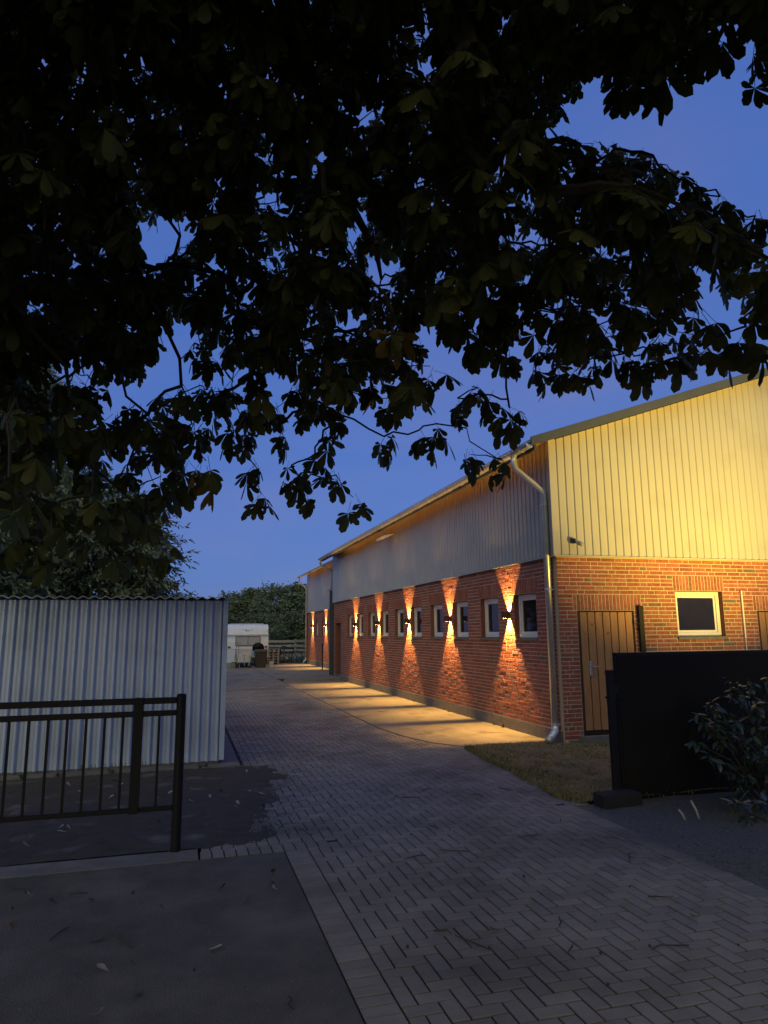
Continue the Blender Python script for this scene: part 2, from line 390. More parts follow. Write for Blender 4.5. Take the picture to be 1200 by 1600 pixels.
# gravel on the right and lawn by the gable
V = []; F = []; xs = np.linspace(3.69,9,70); yy = np.linspace(-4,6.25,120)
for j, y in enumerate(yy):
    for i, x in enumerate(xs):
        V.append((x, y, -.012+.012*mn.noise(Vector((x*3,y*3,0)))+.006*mn.noise(Vector((x*11,y*11,2)))+.01*min(1,(x-3.69)*2)))
for j in range(119):
    for i in range(69): F.append((j*70+i, j*70+i+1, (j+1)*70+i+1, (j+1)*70+i))
grav = struct(MB().add(V, F).build('gravel_strip', GRAVEL, smooth=True))
V = []; F = []; yy = np.linspace(6.24,9.62,60); NXX = 50
for j, y in enumerate(yy):
    for i in range(NXX):
        t = i/(NXX-1); x = lawn_edge(y)+(12-lawn_edge(y))*t**2
        V.append((x, y, .004+.03*min(1, t*6)+.02*mn.noise(Vector((x*3.1,y*3.1,0)))+.012*mn.noise(Vector((x*11,y*11,4)))))
for j in range(59):
    for i in range(NXX-1): F.append((j*NXX+i, j*NXX+i+1, (j+1)*NXX+i+1, (j+1)*NXX+i))
struct(MB().add(V, F).build('lawn', LAWN, smooth=True))
def blades(name, n, place, hmin, hmax, mat, width=.006):
    V = np.zeros((n,4,3)); k = 0
    while k < n:
        p = place()
        if p is None: continue
        a = RNG.uniform(0,2*PI); h = RNG.uniform(hmin,hmax); l = RNG.uniform(.2,1.1)*h
        d = np.array([math.cos(a), math.sin(a), 0]); s = np.array([-d[1], d[0], 0])*width*RNG.uniform(.6,1.4)
        p = np.array(p)
        V[k,0] = p-s; V[k,1] = p+s; V[k,2] = p+d*l*.45+s*.8+[0,0,h*.7]; V[k,3] = p+d*l+[0,0,h]
        k += 1
    F = np.arange(n*4).reshape(n,4)
    return stuff(link(name, np_mesh(name, V.reshape(-1,3), F, mat)))
def lawn_pt():
    y = RNG.uniform(6.26,9.6); x = lawn_edge(y)-.05+RNG.uniform(0,1)**1.4*5.0
    d = mn.noise(Vector((x*2.6,y*2.6,7)))+.6*mn.noise(Vector((x*8,y*8,3)))
    if d < RNG.uniform(-.5,.25): return None
    if x > CX-.02 and y > CY-.03: return None
    return (x, y, .005)
tag(blades('grass', 26000, lawn_pt, .018, .06, GRASSM), 'patchy dry grass between the paving and the gable wall', 'grass', kind='stuff')
def field_pt():
    return (RNG.uniform(4.3,8.5), RNG.uniform(40.5,46), -.06)
tag(blades('field_grass', 6000, field_pt, .08, .28, leaf_mat('field_blade', (.06,.10,.03), (.10,.14,.05), .2), .02), 'green grass along the foot of the board fence', 'grass', kind='stuff')

# ------------------------------------------------------------------ brick walls
Z0, RH = .08, .0625
def rz(k): return Z0+k*RH
brand = random.Random(5)
def courses(a0, a1, ztop, openings, lintels, zmin=Z0):
    """list of bricks (a0,a1,z0,z1) along one wall, in rows, around openings"""
    out = []; k = 0
    while rz(k)+RH < ztop+.01:
        z0, z1 = rz(k), rz(k+1)
        if z0 >= zmin-.001:
            free = [(a0, a1)]
            for (o0,o1,oz0,oz1) in list(openings)+list(lintels):
                if oz0 < z1-.005 and oz1 > z0+.005:
                    nf = []
                    for (f0,f1) in free:
                        if o1 <= f0 or o0 >= f1: nf.append((f0,f1)); continue
                        if o0 > f0: nf.append((f0,o0))
                        if o1 < f1: nf.append((o1,f1))
                    free = nf
            off = [0,.375,.1875,.5,.0625,.3125,.4375,.125][k % 8]+(k//8)*.07
            edges = []; x = a0-.625*2+off % .625
            while x < a1+.7:
                for L in (.25,.25,.125):
                    edges.append((x, x+L)); x += L
            for (f0,f1) in free:
                row = [[max(e0,f0), min(e1,f1)] for e0,e1 in edges if min(e1,f1)-max(e0,f0) > .004]
                if len(row) > 1 and row[0][1]-row[0][0] < .06: row[1][0] = row[0][0]; row.pop(0)
                if len(row) > 1 and row[-1][1]-row[-1][0] < .06: row[-2][1] = row[-1][1]; row.pop()
                out += [(p, q, z0, z1) for p, q in row if q-p > .03]
        k += 1
    return out
def soldiers(a0, a1, z0, z1):
    n = round((a1-a0)/.0625); w = (a1-a0)/n
    return [(a0+i*w, a0+(i+1)*w, z0, z1) for i in range(n)]
MG = .006                               # half a joint
def brick_box(axis, plane, sgn, p, q, z0, z1, jit, depth=.1):
    """front face on plane (axis 'x' or 'y'), outward direction sgn; returns MB"""
    o = plane+sgn*jit[0]; i = plane-sgn*depth
    c = .003; t = jit[1]
    A = [(p+MG, z0+MG), (q-MG, z0+MG), (q-MG, z1-MG), (p+MG, z1-MG)]
    mid = [(p+MG, z0+MG), (q-MG, z0+MG), (q-MG, z1-MG), (p+MG, z1-MG)]
    fr = [(p+MG+c, z0+MG+c), (q-MG-c, z0+MG+c), (q-MG-c, z1-MG-c), (p+MG+c, z1-MG-c)]
    mx = (p+q)/2; mz = (z0+z1)/2
    def P(a, z, d): return (a, d, z) if axis == 'y' else (d, a, z)
    vs = [P(a,z,i) for a,z in A]+[P(a,z,o-sgn*c) for a,z in mid]+[P(a,z,o+(a-mx)*t+(z-mz)*jit[2]) for a,z in fr]
    fs = [(8,9,10,11)]
    for j in range(4):
        k = (j+1) % 4; fs += [(4+j,4+k,8+k,8+j), (j,k,4+k,4+j)]
    if (axis == 'y' and sgn < 0) is False: fs = [tuple(reversed(f)) for f in fs]
    return MB().add(vs, fs)
def jit(amp=1.0): return (brand.uniform(-.0004,.0024)*amp, brand.uniform(-.006,.006)*amp, brand.uniform(-.02,.02)*amp)
def backing(axis, plane, sgn, a0, a1, z0, z1, openings, reveal, parent, name, mat):
    A = sorted({a0, a1}|{v for o in openings for v in o[:2]}); Z = sorted({z0, z1}|{v for o in openings for v in o[2:]})
    A = [v for v in A if a0 <= v <= a1]; Z = [v for v in Z if z0 <= v <= z1]
    b = MB(); d = plane-sgn*.0040
    def P(a, z, q): return (a, q, z) if axis == 'y' else (q, a, z)
    for i in range(len(A)-1):
        for j in range(len(Z)-1):
            ca, cz = (A[i]+A[i+1])/2, (Z[j]+Z[j+1])/2
            if any(o[0] < ca < o[1] and o[2] < cz < o[3] for o in openings): continue
            b.quad(P(A[i],Z[j],d), P(A[i+1],Z[j],d), P(A[i+1],Z[j+1],d), P(A[i],Z[j+1],d))
    e = plane-sgn*.30
    for o in openings:                  # reveals
        rv = MB()
        for (p, q) in (((o[0],o[2]),(o[0],o[3])), ((o[1],o[2]),(o[1],o[3])), ((o[0],o[3]),(o[1],o[3])), ((o[0],o[2]),(o[1],o[2]))):
            rv.quad(P(*p,d), P(*q,d), P(*q,e), P(*p,e))
        rv.quad(P(o[0],o[2],e), P(o[1],o[2],e), P(o[1],o[3],e), P(o[0],o[3],e))
        rv.build('reveal', REVEAL, parent)
    return b.build(name, mat, parent)

stable = thing('brick_hall', (CX, CY, 0), 'long red brick hall with pale ribbed metal cladding and zinc gutter, lamps along its side', 'building')
LEN = 25.6
YE = LEN                                # far end of the main hall
ZB = rz(43)                             # top of the brickwork, about 2.77
gdoor = (5.74, 6.74, Z0, rz(30)); gwin = (7.53, 8.44, rz(23), rz(35)); gdoor2 = (9.10, 10.10, Z0, rz(30))
g_open = [gdoor, gwin, gdoor2]
g_lint = [(5.68, 6.88, rz(30), rz(34)), (7.50, 8.47, rz(35), rz(39)), (9.04, 10.16, rz(30), rz(34))]
swins = [(10.02+1.4*k, 10.80+1.4*k, rz(23), rz(35)) for k in range(10)]
sdoor = (24.42, 25.36, rz(1), rz(31))
s_open = swins+[sdoor]
s_lint = [(w[0]-.06, w[1]+.07, rz(35), rz(39)) for w in swins]+[(24.36, 25.42, rz(31), rz(35))]
gbr = courses(CX, 14.0, ZB, g_open, g_lint)
sbr = courses(CY+.104, YE, ZB, s_open, s_lint, zmin=rz(2)-.01)
# gable bricks: the ones nearest the corner as single parts
def gb_seen(r):
    if r[1] > 9.7: return False
    q = to_pix(((r[0]+r[1])/2, CY, (r[2]+r[3])/2))
    return q and q[0] < 1195 and not (q[0] > 958 and q[1] > 1018)
gs = sorted([r for r in gbr if gb_seen(r)], key=lambda r: (r[0]+r[1])/2+.15*abs((r[2]+r[3])/2-1.6))
singles = set(gs[:300])
cache = {}
for r in gbr:
    if r in singles:
        key = round((r[1]-r[0])/.0625*2)
        if abs((r[1]-r[0])-key*.03125) < .002:
            if key not in cache:
                L = key*.03125
                cache[key] = [brick_box('y', 0, -1, -L/2, L/2, -RH/2, RH/2, jit()).mesh('brick', mat=BRICK) for _ in range(4)]
            link('brick', brand.choice(cache[key]), stable, ((r[0]+r[1])/2, CY+brand.uniform(-.0015,.001), (r[2]+r[3])/2))
        else:
            brick_box('y', CY, -1, *r, jit()).build('brick', BRICK, stable)
b = MB()
for r in gbr:
    if r not in singles: q = brick_box('y', CY, -1, *r, jit()); b.add(q.v, q.f)
for r in sbr:
    q = brick_box('x', CX, -1, *r, jit(1.7)); b.add(q.v, q.f)
for l in s_lint+[g_lint[2]]:
    for r in soldiers(*l):
        q = brick_box('x' if l is not g_lint[2] else 'y', CX if l is not g_lint[2] else CY, -1, *r, jit()); b.add(q.v, q.f)
# soffit bricks of the gable openings
stuff(b.build('brick_field', BRICK, stable))
for l in g_lint[:2]:
    for r in soldiers(*l): brick_box('y', CY, -1, *r, jit(), depth=.13).build('lintel_brick', BRICK, stable)
backing('y', CY, -1, CX+.0065, 14.0, 0, ZB+.03, g_open, .12, stable, 'gable_mortar', MORTAR)
backing('x', CX, -1, CY+.0065, YE, 0, ZB+.03, s_open, .12, stable, 'side_mortar', MORTAR)
b = MB(); b.box(CX-.004, CX+.05, CY+.05, YE-.002, -.03, rz(2)-.012)
b.build('plinth', PLINTH, stable)
b = MB(); b.box(CX+.06, 14, CY-.012, CY+.05, -.03, Z0-.004)
b.build('plinth', PLINTH, stable)
b = MB(); b.box(5.66, 6.82, CY-.10, CY+.02, -.02, Z0+.045); b.build('door_step', CONCG, stable)
b = MB(); b.box(9.02, 10.18, CY-.10, CY+.02, -.02, Z0+.045); b.build('door_step', CONCG, stable)
# remaining walls, hidden from the yard
RX = CX+15.0
b = MB(); b.box(RX-.2, RX, CY+.2, YE, -.03, 4.6); b.build('rear_wall', BRICK, stable)
SL = .342
def roof_z(x): return 4.545+SL*(min(x, 2*(CX+7.5)-x)-5.0)
b = MB(); b.add([(CX+.05,YE-.02,-.03),(RX-.05,YE-.02,-.03),(RX-.05,YE-.02,4.5),(CX+7.5,YE-.02,7.1),(CX+.05,YE-.02,4.5)],[(0,1,2,3,4)])
b.build('end_wall', CLAD, stable)
b = MB(); b.box(14.0, RX, CY+.0, CY+.2, -.03, ZB); b.build('gable_wall_remainder', BRICK, stable)

# ------------------------------------------------------------------ cladding sheets
def sheet_profile(n, pitch, flat, slope, floor):
    pts = []
    for i in range(n):
        x = i*pitch
        pts += [(x, 0), (x+flat, 0), (x+flat+slope, 1), (x+flat+slope+floor, 1)]
    pts.append((n*pitch, 0)); return pts
PITCH_R = .1375
def clad_run(axis, a0, a1, plane, zb, ztop, parent, mat, per=8, depth=.016, thick=.002):
    a = a0
    while a < a1-.05:
        n = min(per, max(1, round((a1-a)/PITCH_R)))
        pr = sheet_profile(n, PITCH_R, .094, .013, .0175)
        b = MB(); vs = []
        shift = brand.uniform(0,.0015)
        for s, h in pr:
            d = plane+h*depth+shift
            za = zb; zt = ztop(a+s)
            vs += [(a+s, d, za), (a+s, d, zt)] if axis == 'y' else [(d, a+s, za), (d, a+s, zt)]
        fs = [(2*i, 2*i+2, 2*i+3, 2*i+1) for i in range(len(pr)-1)]
        if axis == 'x': fs = [tuple(reversed(f)) for f in fs]
        o = b.add(vs, fs).build('cladding_sheet', mat, parent)
        # a row of screws low and high is part of the sheet's look
        a += n*PITCH_R
CO = .05
clad_run('y', CX-CO, 14.2, CY-CO, ZB+.03, lambda x: roof_z(x)-.10, stable, CLAD)
clad_run('x', CY-CO+.03, YE-.9, CX-CO, ZB+.03, lambda y: roof_z(CX)-.03, stable, CLAD, depth=.025)
# smooth closing sheet at the far end of the side wall
b = MB(); b.box(CX-CO-.004, CX-.01, YE-.9, YE+.02, ZB+.02, roof_z(CX)-.03); b.build('closing_sheet', CLAD, stable)
b = MB(); b.box(CX-CO-.014, CX-CO+.10, CY-CO-.006, CY-CO+.03, ZB+.025, roof_z(CX)-.03)
b.build('corner_trim', CLAD, stable)
b = MB(); b.box(CX-CO-.012, 14.2, CY-CO-.014, CY+.0, ZB+.006, ZB+.026); b.build('drip_flashing', CLAD, stable)
b = MB(); b.box(CX-CO-.008, CX-CO-.005, CY+.004, YE, ZB+.004, ZB+.026); b.build('drip_flashing', CLAD, stable)
b = MB(); b.box(CX-CO-.0048, CX, CY+.004, YE, ZB+.007, ZB+.026); b.build('lamplight_mask', RUBBER, stable)  # dark strip added under the flashing to swallow the lamplight there
# screws on the gable sheets
b = MB()
for z in (ZB+.55, ZB+1.25, ZB+1.95, ZB+2.6):
    x = CX+.0
    i = 0
    while x < 10:
        if z < roof_z(x)-.2: b.box(x+.03, x+.037, CY-CO-.004, CY-CO+.001, z, z+.007)
        x += PITCH_R*3; i += 1
stuff(b.build('sheet_screws', ZINC, stable))
# ------------------------------------------------------------------ roof, verge, gutter
def roof_part(x0, x1, y0, y1, t0, t1):
    return [(x0,y0,roof_z(x0)+t0),(x1,y0,roof_z(x1)+t0),(x1,y1,roof_z(x1)+t0),(x0,y1,roof_z(x0)+t0)], [(x0,y0,roof_z(x0)+t1),(x1,y0,roof_z(x1)+t1),(x1,y1,roof_z(x1)+t1),(x0,y1,roof_z(x0)+t1)]
RIDGE = CX+7.5
b = MB(); b.hull8(*roof_part(CX-.46, RIDGE, CY-.28, YE+.3, -.045, 0)); b.hull8(*roof_part(RIDGE+.002, RX+.4, CY-.28, YE+.3, -.045, 0))
roof = b.build('roof', FLASH, stable)
b = MB(); b.hull8(*roof_part(CX-.40, RIDGE, CY-.25, YE+.26, -.075, -.049)); b.build('soffit', SOFFIT, roof)
b = MB(); b.hull8(*roof_part(CX-.49, RIDGE, CY-.315, CY-.283, -.115, .025)); b.build('verge_flashing', VERGE, roof)
b = MB(); b.hull8(*roof_part(RIDGE+.002, RX+.4, CY-.315, CY-.283, -.115, .025)); b.build('verge_flashing', VERGE, roof)
b = MB(); b.box(CX-.43, CX-.40, CY-.28, YE+.28, roof_z(CX-.42)-.20, roof_z(CX-.42)-.03); b.build('fascia_board', VERGE, roof)
def gutter(parent, xc, zc, y0, y1, r=.068):
    b = MB(); n = 9; vs = []
    for y in (y0, y1):
        for i in range(n):
            a = PI+PI*i/(n-1); vs.append((xc+r*math.cos(a), y, zc+r*math.sin(a)))
        for i in range(n):
            a = 2*PI-PI*i/(n-1); vs.append((xc+(r-.004)*math.cos(a), y, zc+(r-.004)*math.sin(a)))
    m_ = 2*n; fs = [(i,(i+1)%m_,m_+(i+1)%m_,m_+i) for i in range(m_)]
    for base in (0, m_): fs.append(tuple(base+i for i in range(n)))
    b.add(vs, fs); g = b.build('gutter', ZINC, parent, smooth=False)
    b = MB(); b.tube([(xc-r, y0, zc+.003), (xc-r, y1, zc+.003)], .009, 8); b.build('gutter_bead', ZINC, g)
    y = y0+.25
    while y < y1:
        bb = MB(); pts = [(xc+(r+.004)*math.cos(PI+PI*i/8), y, zc+(r+.004)*math.sin(PI+PI*i/8)) for i in range(9)]
        bb.tube(pts, .008, 4); bb.build('gutter_bracket', ZINC, g); y += .62
    return g
GX, GZ = CX-.49, roof_z(CX-.46)-.085
gutter(stable, GX, GZ, CY-.26, YE+.34)
def downpipe(parent, xg, zg, yg, xw, yw, zshoe, r=.05, shoe=(-.16,-.06)):
    b = MB()
    zt = zg-.03
    pts = [(xg,yg,zt),(xg,yg,zt-.16),(xg+.02,yg-.003,zt-.24)]
    zk = zt-.24-(xw-xg)*.95
    pts += [(xw-.03,yw,zk),(xw,yw,zk-.09),(xw,yw,zshoe+.16)]
    d = b.tube(pts, r, 14).build('downpipe', ZINC, parent, smooth=True)
    b = MB(); b.tube([(xw,yw,zshoe+.17),(xw,yw,zshoe+.08),(xw+shoe[0]*.4,yw+shoe[1]*.4,zshoe+.02),(xw+shoe[0],yw+shoe[1],zshoe-.05)], r*1.07, 14); b.build('pipe_shoe', ZINC, d, smooth=True)
    for z in (zk-.22, 2.28, zshoe+.18):
        b = MB(); b.tube([(xw,yw,z-.014),(xw,yw,z+.014)], r*1.13, 14); b.box(xw, CX+.0 if xw < CX else xw+.06, yw-.01, yw+.01, z-.01, z+.01); b.build('pipe_clip', ZINC, d)
    b = MB(); b.tube([(xg,yg,zt+.03),(xg,yg,zt-.05)], [r*1.5,r*1.1], 14); b.build('gutter_outlet', ZINC, d)
    return d
downpipe(stable, GX, GZ, 9.62, CX-.10, 9.43, .12)
MB().tube([(GX,YE+.25,GZ-.03),(GX,YE+.25,GZ-.16),(GX+.04,YE+.25,GZ-.22),(5.38,25.97,4.02),(5.415,25.97,3.94),(5.415,25.97,3.30)], .042, 10).build('overflow_pipe', ZINC, stable, smooth=True)

# ------------------------------------------------------------------ windows and doors
def window(parent, axis, plane, o, sill=True, rec=.085, fw=.06):
    a0, a1, z0, z1 = o; a0 += .012; a1 -= .012; z1 -= .008; z0 += .035
    d0, d1 = plane+rec, plane+rec+.06
    def bx(b, p, q, y0, z_0, y1, z_1):
        if axis == 'y': b.box(p, q, y0, y1, z_0, z_1)
        else: b.box(y0, y1, p, q, z_0, z_1)
    b = MB()
    for (p,q,zz0,zz1) in ((a0,a0+fw,z0,z1),(a1-fw,a1,z0,z1),(a0+fw,a1-fw,z0,z0+fw),(a0+fw,a1-fw,z1-fw,z1)): bx(b,p,q,d0,zz0,d1,zz1)
    i = fw
    for (p,q,zz0,zz1) in ((a0+i,a0+i+.035,z0+i,z1-i),(a1-i-.035,a1-i,z0+i,z1-i),(a0+i+.035,a1-i-.035,z0+i,z0+i+.035),(a0+i+.035,a1-i-.035,z1-i-.035,z1-i)): bx(b,p,q,d0+.02,zz0,d1-.003,zz1)
    w = b.build('window', WHITEPVC, parent)
    b = MB(); i = fw+.034; bx(b, a0+i, a1-i, d0+.035, z0+i, d0+.045, z1-i); b.build('pane', GLASS, w)
    b = MB(); bx(b, o[0]-.01, o[1]+.01, plane-.022, o[2]-.012, plane+rec+.05, o[2]+.028); b.build('window_sill', PLINTH, w)
    return w
window(stable, 'y', CY, gwin)
for wv in swins: window(stable, 'x', CX, wv)
def plank_door(parent, a0, a1, z0, z1, y):
    b = MB()
    for (p,q,zz0,zz1) in ((a0+.004,a0+.045,z0,z1-.004),(a1-.016,a1-.004,z0,z1-.004),(a0+.045,a1-.016,z1-.014,z1-.004)): b.box(p,q,y+.024,y+.10,zz0,zz1)
    b.box(a0+.045, a1-.016, y+.075, y+.09, z0, z1-.014)
    d = b.build('door', mk('door_frame_dark', (.05,.032,.02), (.035,.022,.015), 9, .8), parent)
    n = 7; w = (a1-.018-a0-.05)/n
    for i in range(n):
        p = a0+.05+i*w
        b = MB(); b.rbox(p+.0075, p+w-.0075, y+.022+brand.uniform(-.002,.002), y+.07, z0+.07, z1-.02, .003); b.build('plank', LARCH, d)
    b = MB(); b.rbox(a0+.17, a0+.215, y+.010, y+.021, .98, 1.20, .004); h = b.build('handle_plate', STEEL, d)
    b = MB(); b.tube([(a0+.19,y+.036,1.12),(a0+.19,y-.015,1.12),(a0+.20,y-.02,1.12),(a0+.30,y-.02,1.115)], .009, 8); b.build('handle', STEEL, d)
    return d
plank_door(stable, gdoor[0], gdoor[1], Z0+.045, gdoor[3], CY)
plank_door(stable, gdoor2[0], gdoor2[1], Z0+.045, gdoor2[3], CY)
b = MB(); b.box(CX+.13, CX+.17, sdoor[0]+.01, sdoor[1]-.01, 0.05, sdoor[3]-.01)
for z in (.35, 1.25): b.box(CX+.118, CX+.132, sdoor[0]+.15, sdoor[1]-.15, z, z+.65)
sd = b.build('door', BROWNDOOR, stable)
b = MB(); b.tube([(CX+.12,24.55,1.1),(CX+.06,24.55,1.1),(CX+.06,24.68,1.1)], .01, 6); b.build('handle', STEEL, sd)
# conduit, dark upright strip and sensor on the gable
b = MB(); b.tube([(8.80,CY-.02,1.52),(8.80,CY-.02,2.28)], .014, 8); b.tube([(8.80,CY-.018,1.1),(8.80,CY-.018,1.52)], .008, 6)
b.build('conduit', WHITEPVC, stable)
dp = thing('dark_upright', (6.84, CY, 0), 'dark flat upright strip on the brick wall beside the plank door', 'post')
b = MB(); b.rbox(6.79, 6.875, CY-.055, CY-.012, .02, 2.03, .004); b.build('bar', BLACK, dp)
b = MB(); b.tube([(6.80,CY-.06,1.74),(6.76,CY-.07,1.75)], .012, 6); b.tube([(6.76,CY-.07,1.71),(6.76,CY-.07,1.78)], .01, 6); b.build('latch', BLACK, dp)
sn = thing('motion_sensor', (5.70, CY-CO, 2.98), 'small grey motion sensor on the yellow-lit gable cladding near the downpipe', 'sensor')
b = MB(); b.rbox(5.66, 5.73, CY-CO-.05, CY-CO-.001, 2.97, 3.05, .006); b.build('base', ANTHR, sn)
b = MB(); b.tube([(5.70,CY-CO-.04,3.0),(5.74,CY-CO-.10,2.965)], .018, 8); b.build('arm', ANTHR, sn)
b = MB(); b.tube([(5.72,CY-CO-.08,2.99),(5.755,CY-CO-.13,2.955),(5.775,CY-CO-.16,2.935)], [.028,.036,.03], 10); b.build('head', FLASH, sn, smooth=True)

# ------------------------------------------------------------------ second building beyond
AX, AY0, AY1 = 6.67, YE+.35, 38.55
annex = thing('brick_annex', (AX, AY0, 0), 'further brick building set back behind the long hall, with two wall lamps', 'building')
aw = [(32.0+1.72*k, 32.72+1.72*k, rz(23), rz(35)) for k in range(3)]
al = [(w[0]-.06, w[1]+.06, rz(35), rz(39)) for w in aw]
b = MB()
for r in courses(29.5, AY1, ZB, aw, al, zmin=rz(3)-.01): q = brick_box('x', AX, -1, *r, jit(1.5)); b.add(q.v, q.f)
for l in al:
    for r in soldiers(*l): q = brick_box('x', AX, -1, *r, jit()); b.add(q.v, q.f)
stuff(b.build('brick_field', BRICK, annex))
backing('x', AX, -1, AY0, AY1, 0, ZB+.03, aw, .12, annex, 'mortar', MORTAR)
b = MB(); b.box(AX-.03, AX+.05, AY0, AY1-.002, -.03, rz(3)-.014); b.build('plinth', CONCG, annex)
for wv in aw: window(annex, 'x', AX, wv)
def aroof(x): return 4.86+SL*(min(x, 2*(AX+6)-x)-6.2)
clad_run('x', 29.5, AY1, AX-CO, ZB+.03, lambda y: aroof(AX)-.03, annex, CLAD)
b = MB(); b.box(AX-CO-.012, AX, AY0, AY1, ZB+.006, ZB+.026); b.build('drip_flashing', CLAD, annex)
b = MB(); b.add([(AX,AY1-.01,-.03),(AX+12,AY1-.01,-.03),(AX+12,AY1-.01,4.8),(AX+6,AY1-.01,6.7),(AX,AY1-.01,4.8)],[(0,1,2,3,4)]); b.build('end_wall', CLAD, annex)
def ar(x0,x1,y0,y1,t0,t1): return [(x0,y0,aroof(x0)+t0),(x1,y0,aroof(x1)+t0),(x1,y1,aroof(x1)+t0),(x0,y1,aroof(x0)+t0)],[(x0,y0,aroof(x0)+t1),(x1,y0,aroof(x1)+t1),(x1,y1,aroof(x1)+t1),(x0,y1,aroof(x0)+t1)]
b = MB(); b.hull8(*ar(AX-.46, AX+6, AY0, AY1+.3, -.045, 0)); b.hull8(*ar(AX+6.002, AX+12.4, AY0, AY1+.3, -.045, 0)); arf = b.build('roof', FLASH, annex)
b = MB(); b.hull8(*ar(AX-.42, AX+6, AY0+.02, AY1+.27, -.075, -.049)); b.build('soffit', SOFFIT, arf)
gutter(annex, AX-.49, aroof(AX-.46)-.07, AY0+.2, AY1+.33)
CXs = CX; CX = AX
downpipe(annex, AX-.49, aroof(AX-.46)-.07, AY1+.12, AX-.10, AY1-.1, .14)
CX = CXs
b = MB(); b.rbox(5.33, 5.50, 25.93, 26.01, -.03, 3.26, .004)
cp = thing('steel_column', (5.41, 25.97, 0), 'tall grey flat steel column beside the far corner of the long hall', 'column')
b.build('shaft', VERGE, cp)
b = MB(); b.box(5.24, 5.52, 25.92, 26.02, 3.262, 3.30); b.build('cap_plate', FLASH, cp)
mp = thing('marker_post', (6.30, 32.3, 0), 'thin black metal post standing on the slab near the lit annex wall', 'post')
b = MB(); b.tube([(6.30,32.3,-.03),(6.30,32.3,1.18)], .03, 10); b.build('shaft', BLACK, mp)
b = MB(); b.tube([(6.30,32.3,1.18),(6.30,32.3,1.205)], [.035,.02], 10); b.build('cap', BLACK, mp)

# ------------------------------------------------------------------ lamps on the walls
def wall_lamp(x, y, z, label, grp='up and down lamps on the walls', power=220):
    t = thing('wall_lamp', (x, y, z), label, 'wall lamp', grp)
    a, h = .0295, .055; x1, x0 = x-.004, x-.132
    b = MB()
    b.box(x0, x1, y-a-.004, y-a, z-h, z+h); b.box(x0, x1, y+a, y+a+.004, z-h, z+h); b.box(x0-.004, x0, y-a-.004, y+a+.004, z-h, z+h)
    b.box(x1, x1+.003, y-a, y+a, z-h, z+h)
    b.build('housing', ANTHR, t)
    for s in (-1, 1):
        b = MB(); b.tube([(x-.076,y,z+s*.004),(x-.076,y,z+s*.0005)], .010, 10); b.build('lamp_holder', ANTHR, t)
    for s in (-1, 1):
        ld = bpy.data.lights.new('lamp_light', 'SPOT'); ld.energy = power; ld.color = (1.0,.54,.13); ld.shadow_soft_size = .0035; ld.energy = power*(.55 if s > 0 else .9)
        ld.spot_size = math.radians(122); ld.spot_blend = 1.0
        lo = bpy.data.objects.new('lamp_light', ld); COL.objects.link(lo); lo.parent = t
        lo.location = Vector((-.076, 0, s*.006)); lo.rotation_euler = (PI if s > 0 else 0, 0, 0)
    return t
names = ['up and down wall lamp nearest the downpipe at the gable corner', 'second up and down wall lamp from the gable corner downpipe',
         'third up and down wall lamp from the gable corner downpipe', 'fourth up and down wall lamp from the gable corner downpipe',
         'up and down wall lamp nearest the brown side door']
for k in range(5): wall_lamp(CX, 10.98+2.785*k, 1.93, names[k], power=(245,220,236,208,228)[k])
wall_lamp(AX, 33.3, 2.05, 'up and down wall lamp on the annex, nearest the thin black post')
wall_lamp(AX, 36.9, 2.05, 'up and down wall lamp on the annex, nearest its far downpipe')
# unlit floodlight under the eaves
fl = thing('eave_floodlight', (5.24, 17.7, 4.2), 'white unlit floodlight on a bracket under the eaves of the hall', 'floodlight')
b = MB(); b.hull8([(4.98,17.45,4.10),(5.20,17.45,4.19),(5.20,17.95,4.19),(4.98,17.95,4.10)],[(4.96,17.47,4.16),(5.20,17.47,4.26),(5.20,17.93,4.26),(4.96,17.93,4.16)]); b.build('head', WHITEPVC, fl)
b = MB(); b.quad((5.0,17.48,4.104),(5.18,17.48,4.178),(5.18,17.92,4.178),(5.0,17.92,4.104)); b.build('lens', LENS, fl)
b = MB(); b.tube([(5.12,17.7,4.22),(5.12,17.7,4.45)], .012, 6); b.tube([(5.18,17.7,4.22),(5.36,17.7,4.28)], .014, 6); b.build('bracket', WHITEPVC, fl)
# ground floodlight behind the black gate that lights the gable
gf = thing('ground_floodlight', (8.9, 4.6, 0), 'floodlight on a short pole beyond the black gate, aimed at the gable', 'floodlight')
gp = Vector((8.9, 4.6, .5)); aim = Vector((7.75, CY, 5.0)); dv = (aim-gp).normalized()
b = MB(); b.tube([(8.9,4.56,-.02),(8.9,4.56,.40)], .02, 8); b.build('spike', BLACK, gf)
q = dv.to_track_quat('-Z', 'Y')
b = MB()
for (lx,hx,ly,hy,lz,hz) in ((-.14,.14,-.10,.10,.03,.09),(-.14,-.125,-.10,.10,-.03,.029),(.125,.14,-.10,.10,-.03,.029),(-.124,.124,-.10,-.088,-.03,.029),(-.124,.124,.088,.10,-.03,.029)):
    c = MB().box(lx,hx,ly,hy,lz,hz); b.add([gp+(q @ Vector(v)) for v in c.v], c.f)
b.build('head', BLACK, gf)
ld = bpy.data.lights.new('flood_light', 'SPOT'); ld.energy = 1700; ld.color = (1.0,.64,.09); ld.shadow_soft_size = .05; ld.spot_size = math.radians(74); ld.spot_blend = 1.0
lo = bpy.data.objects.new('flood_light', ld); COL.objects.link(lo); lo.parent = gf; lo.location = gp-Vector((8.9,4.6,0)); lo.rotation_mode = 'QUATERNION'; lo.rotation_quaternion = q

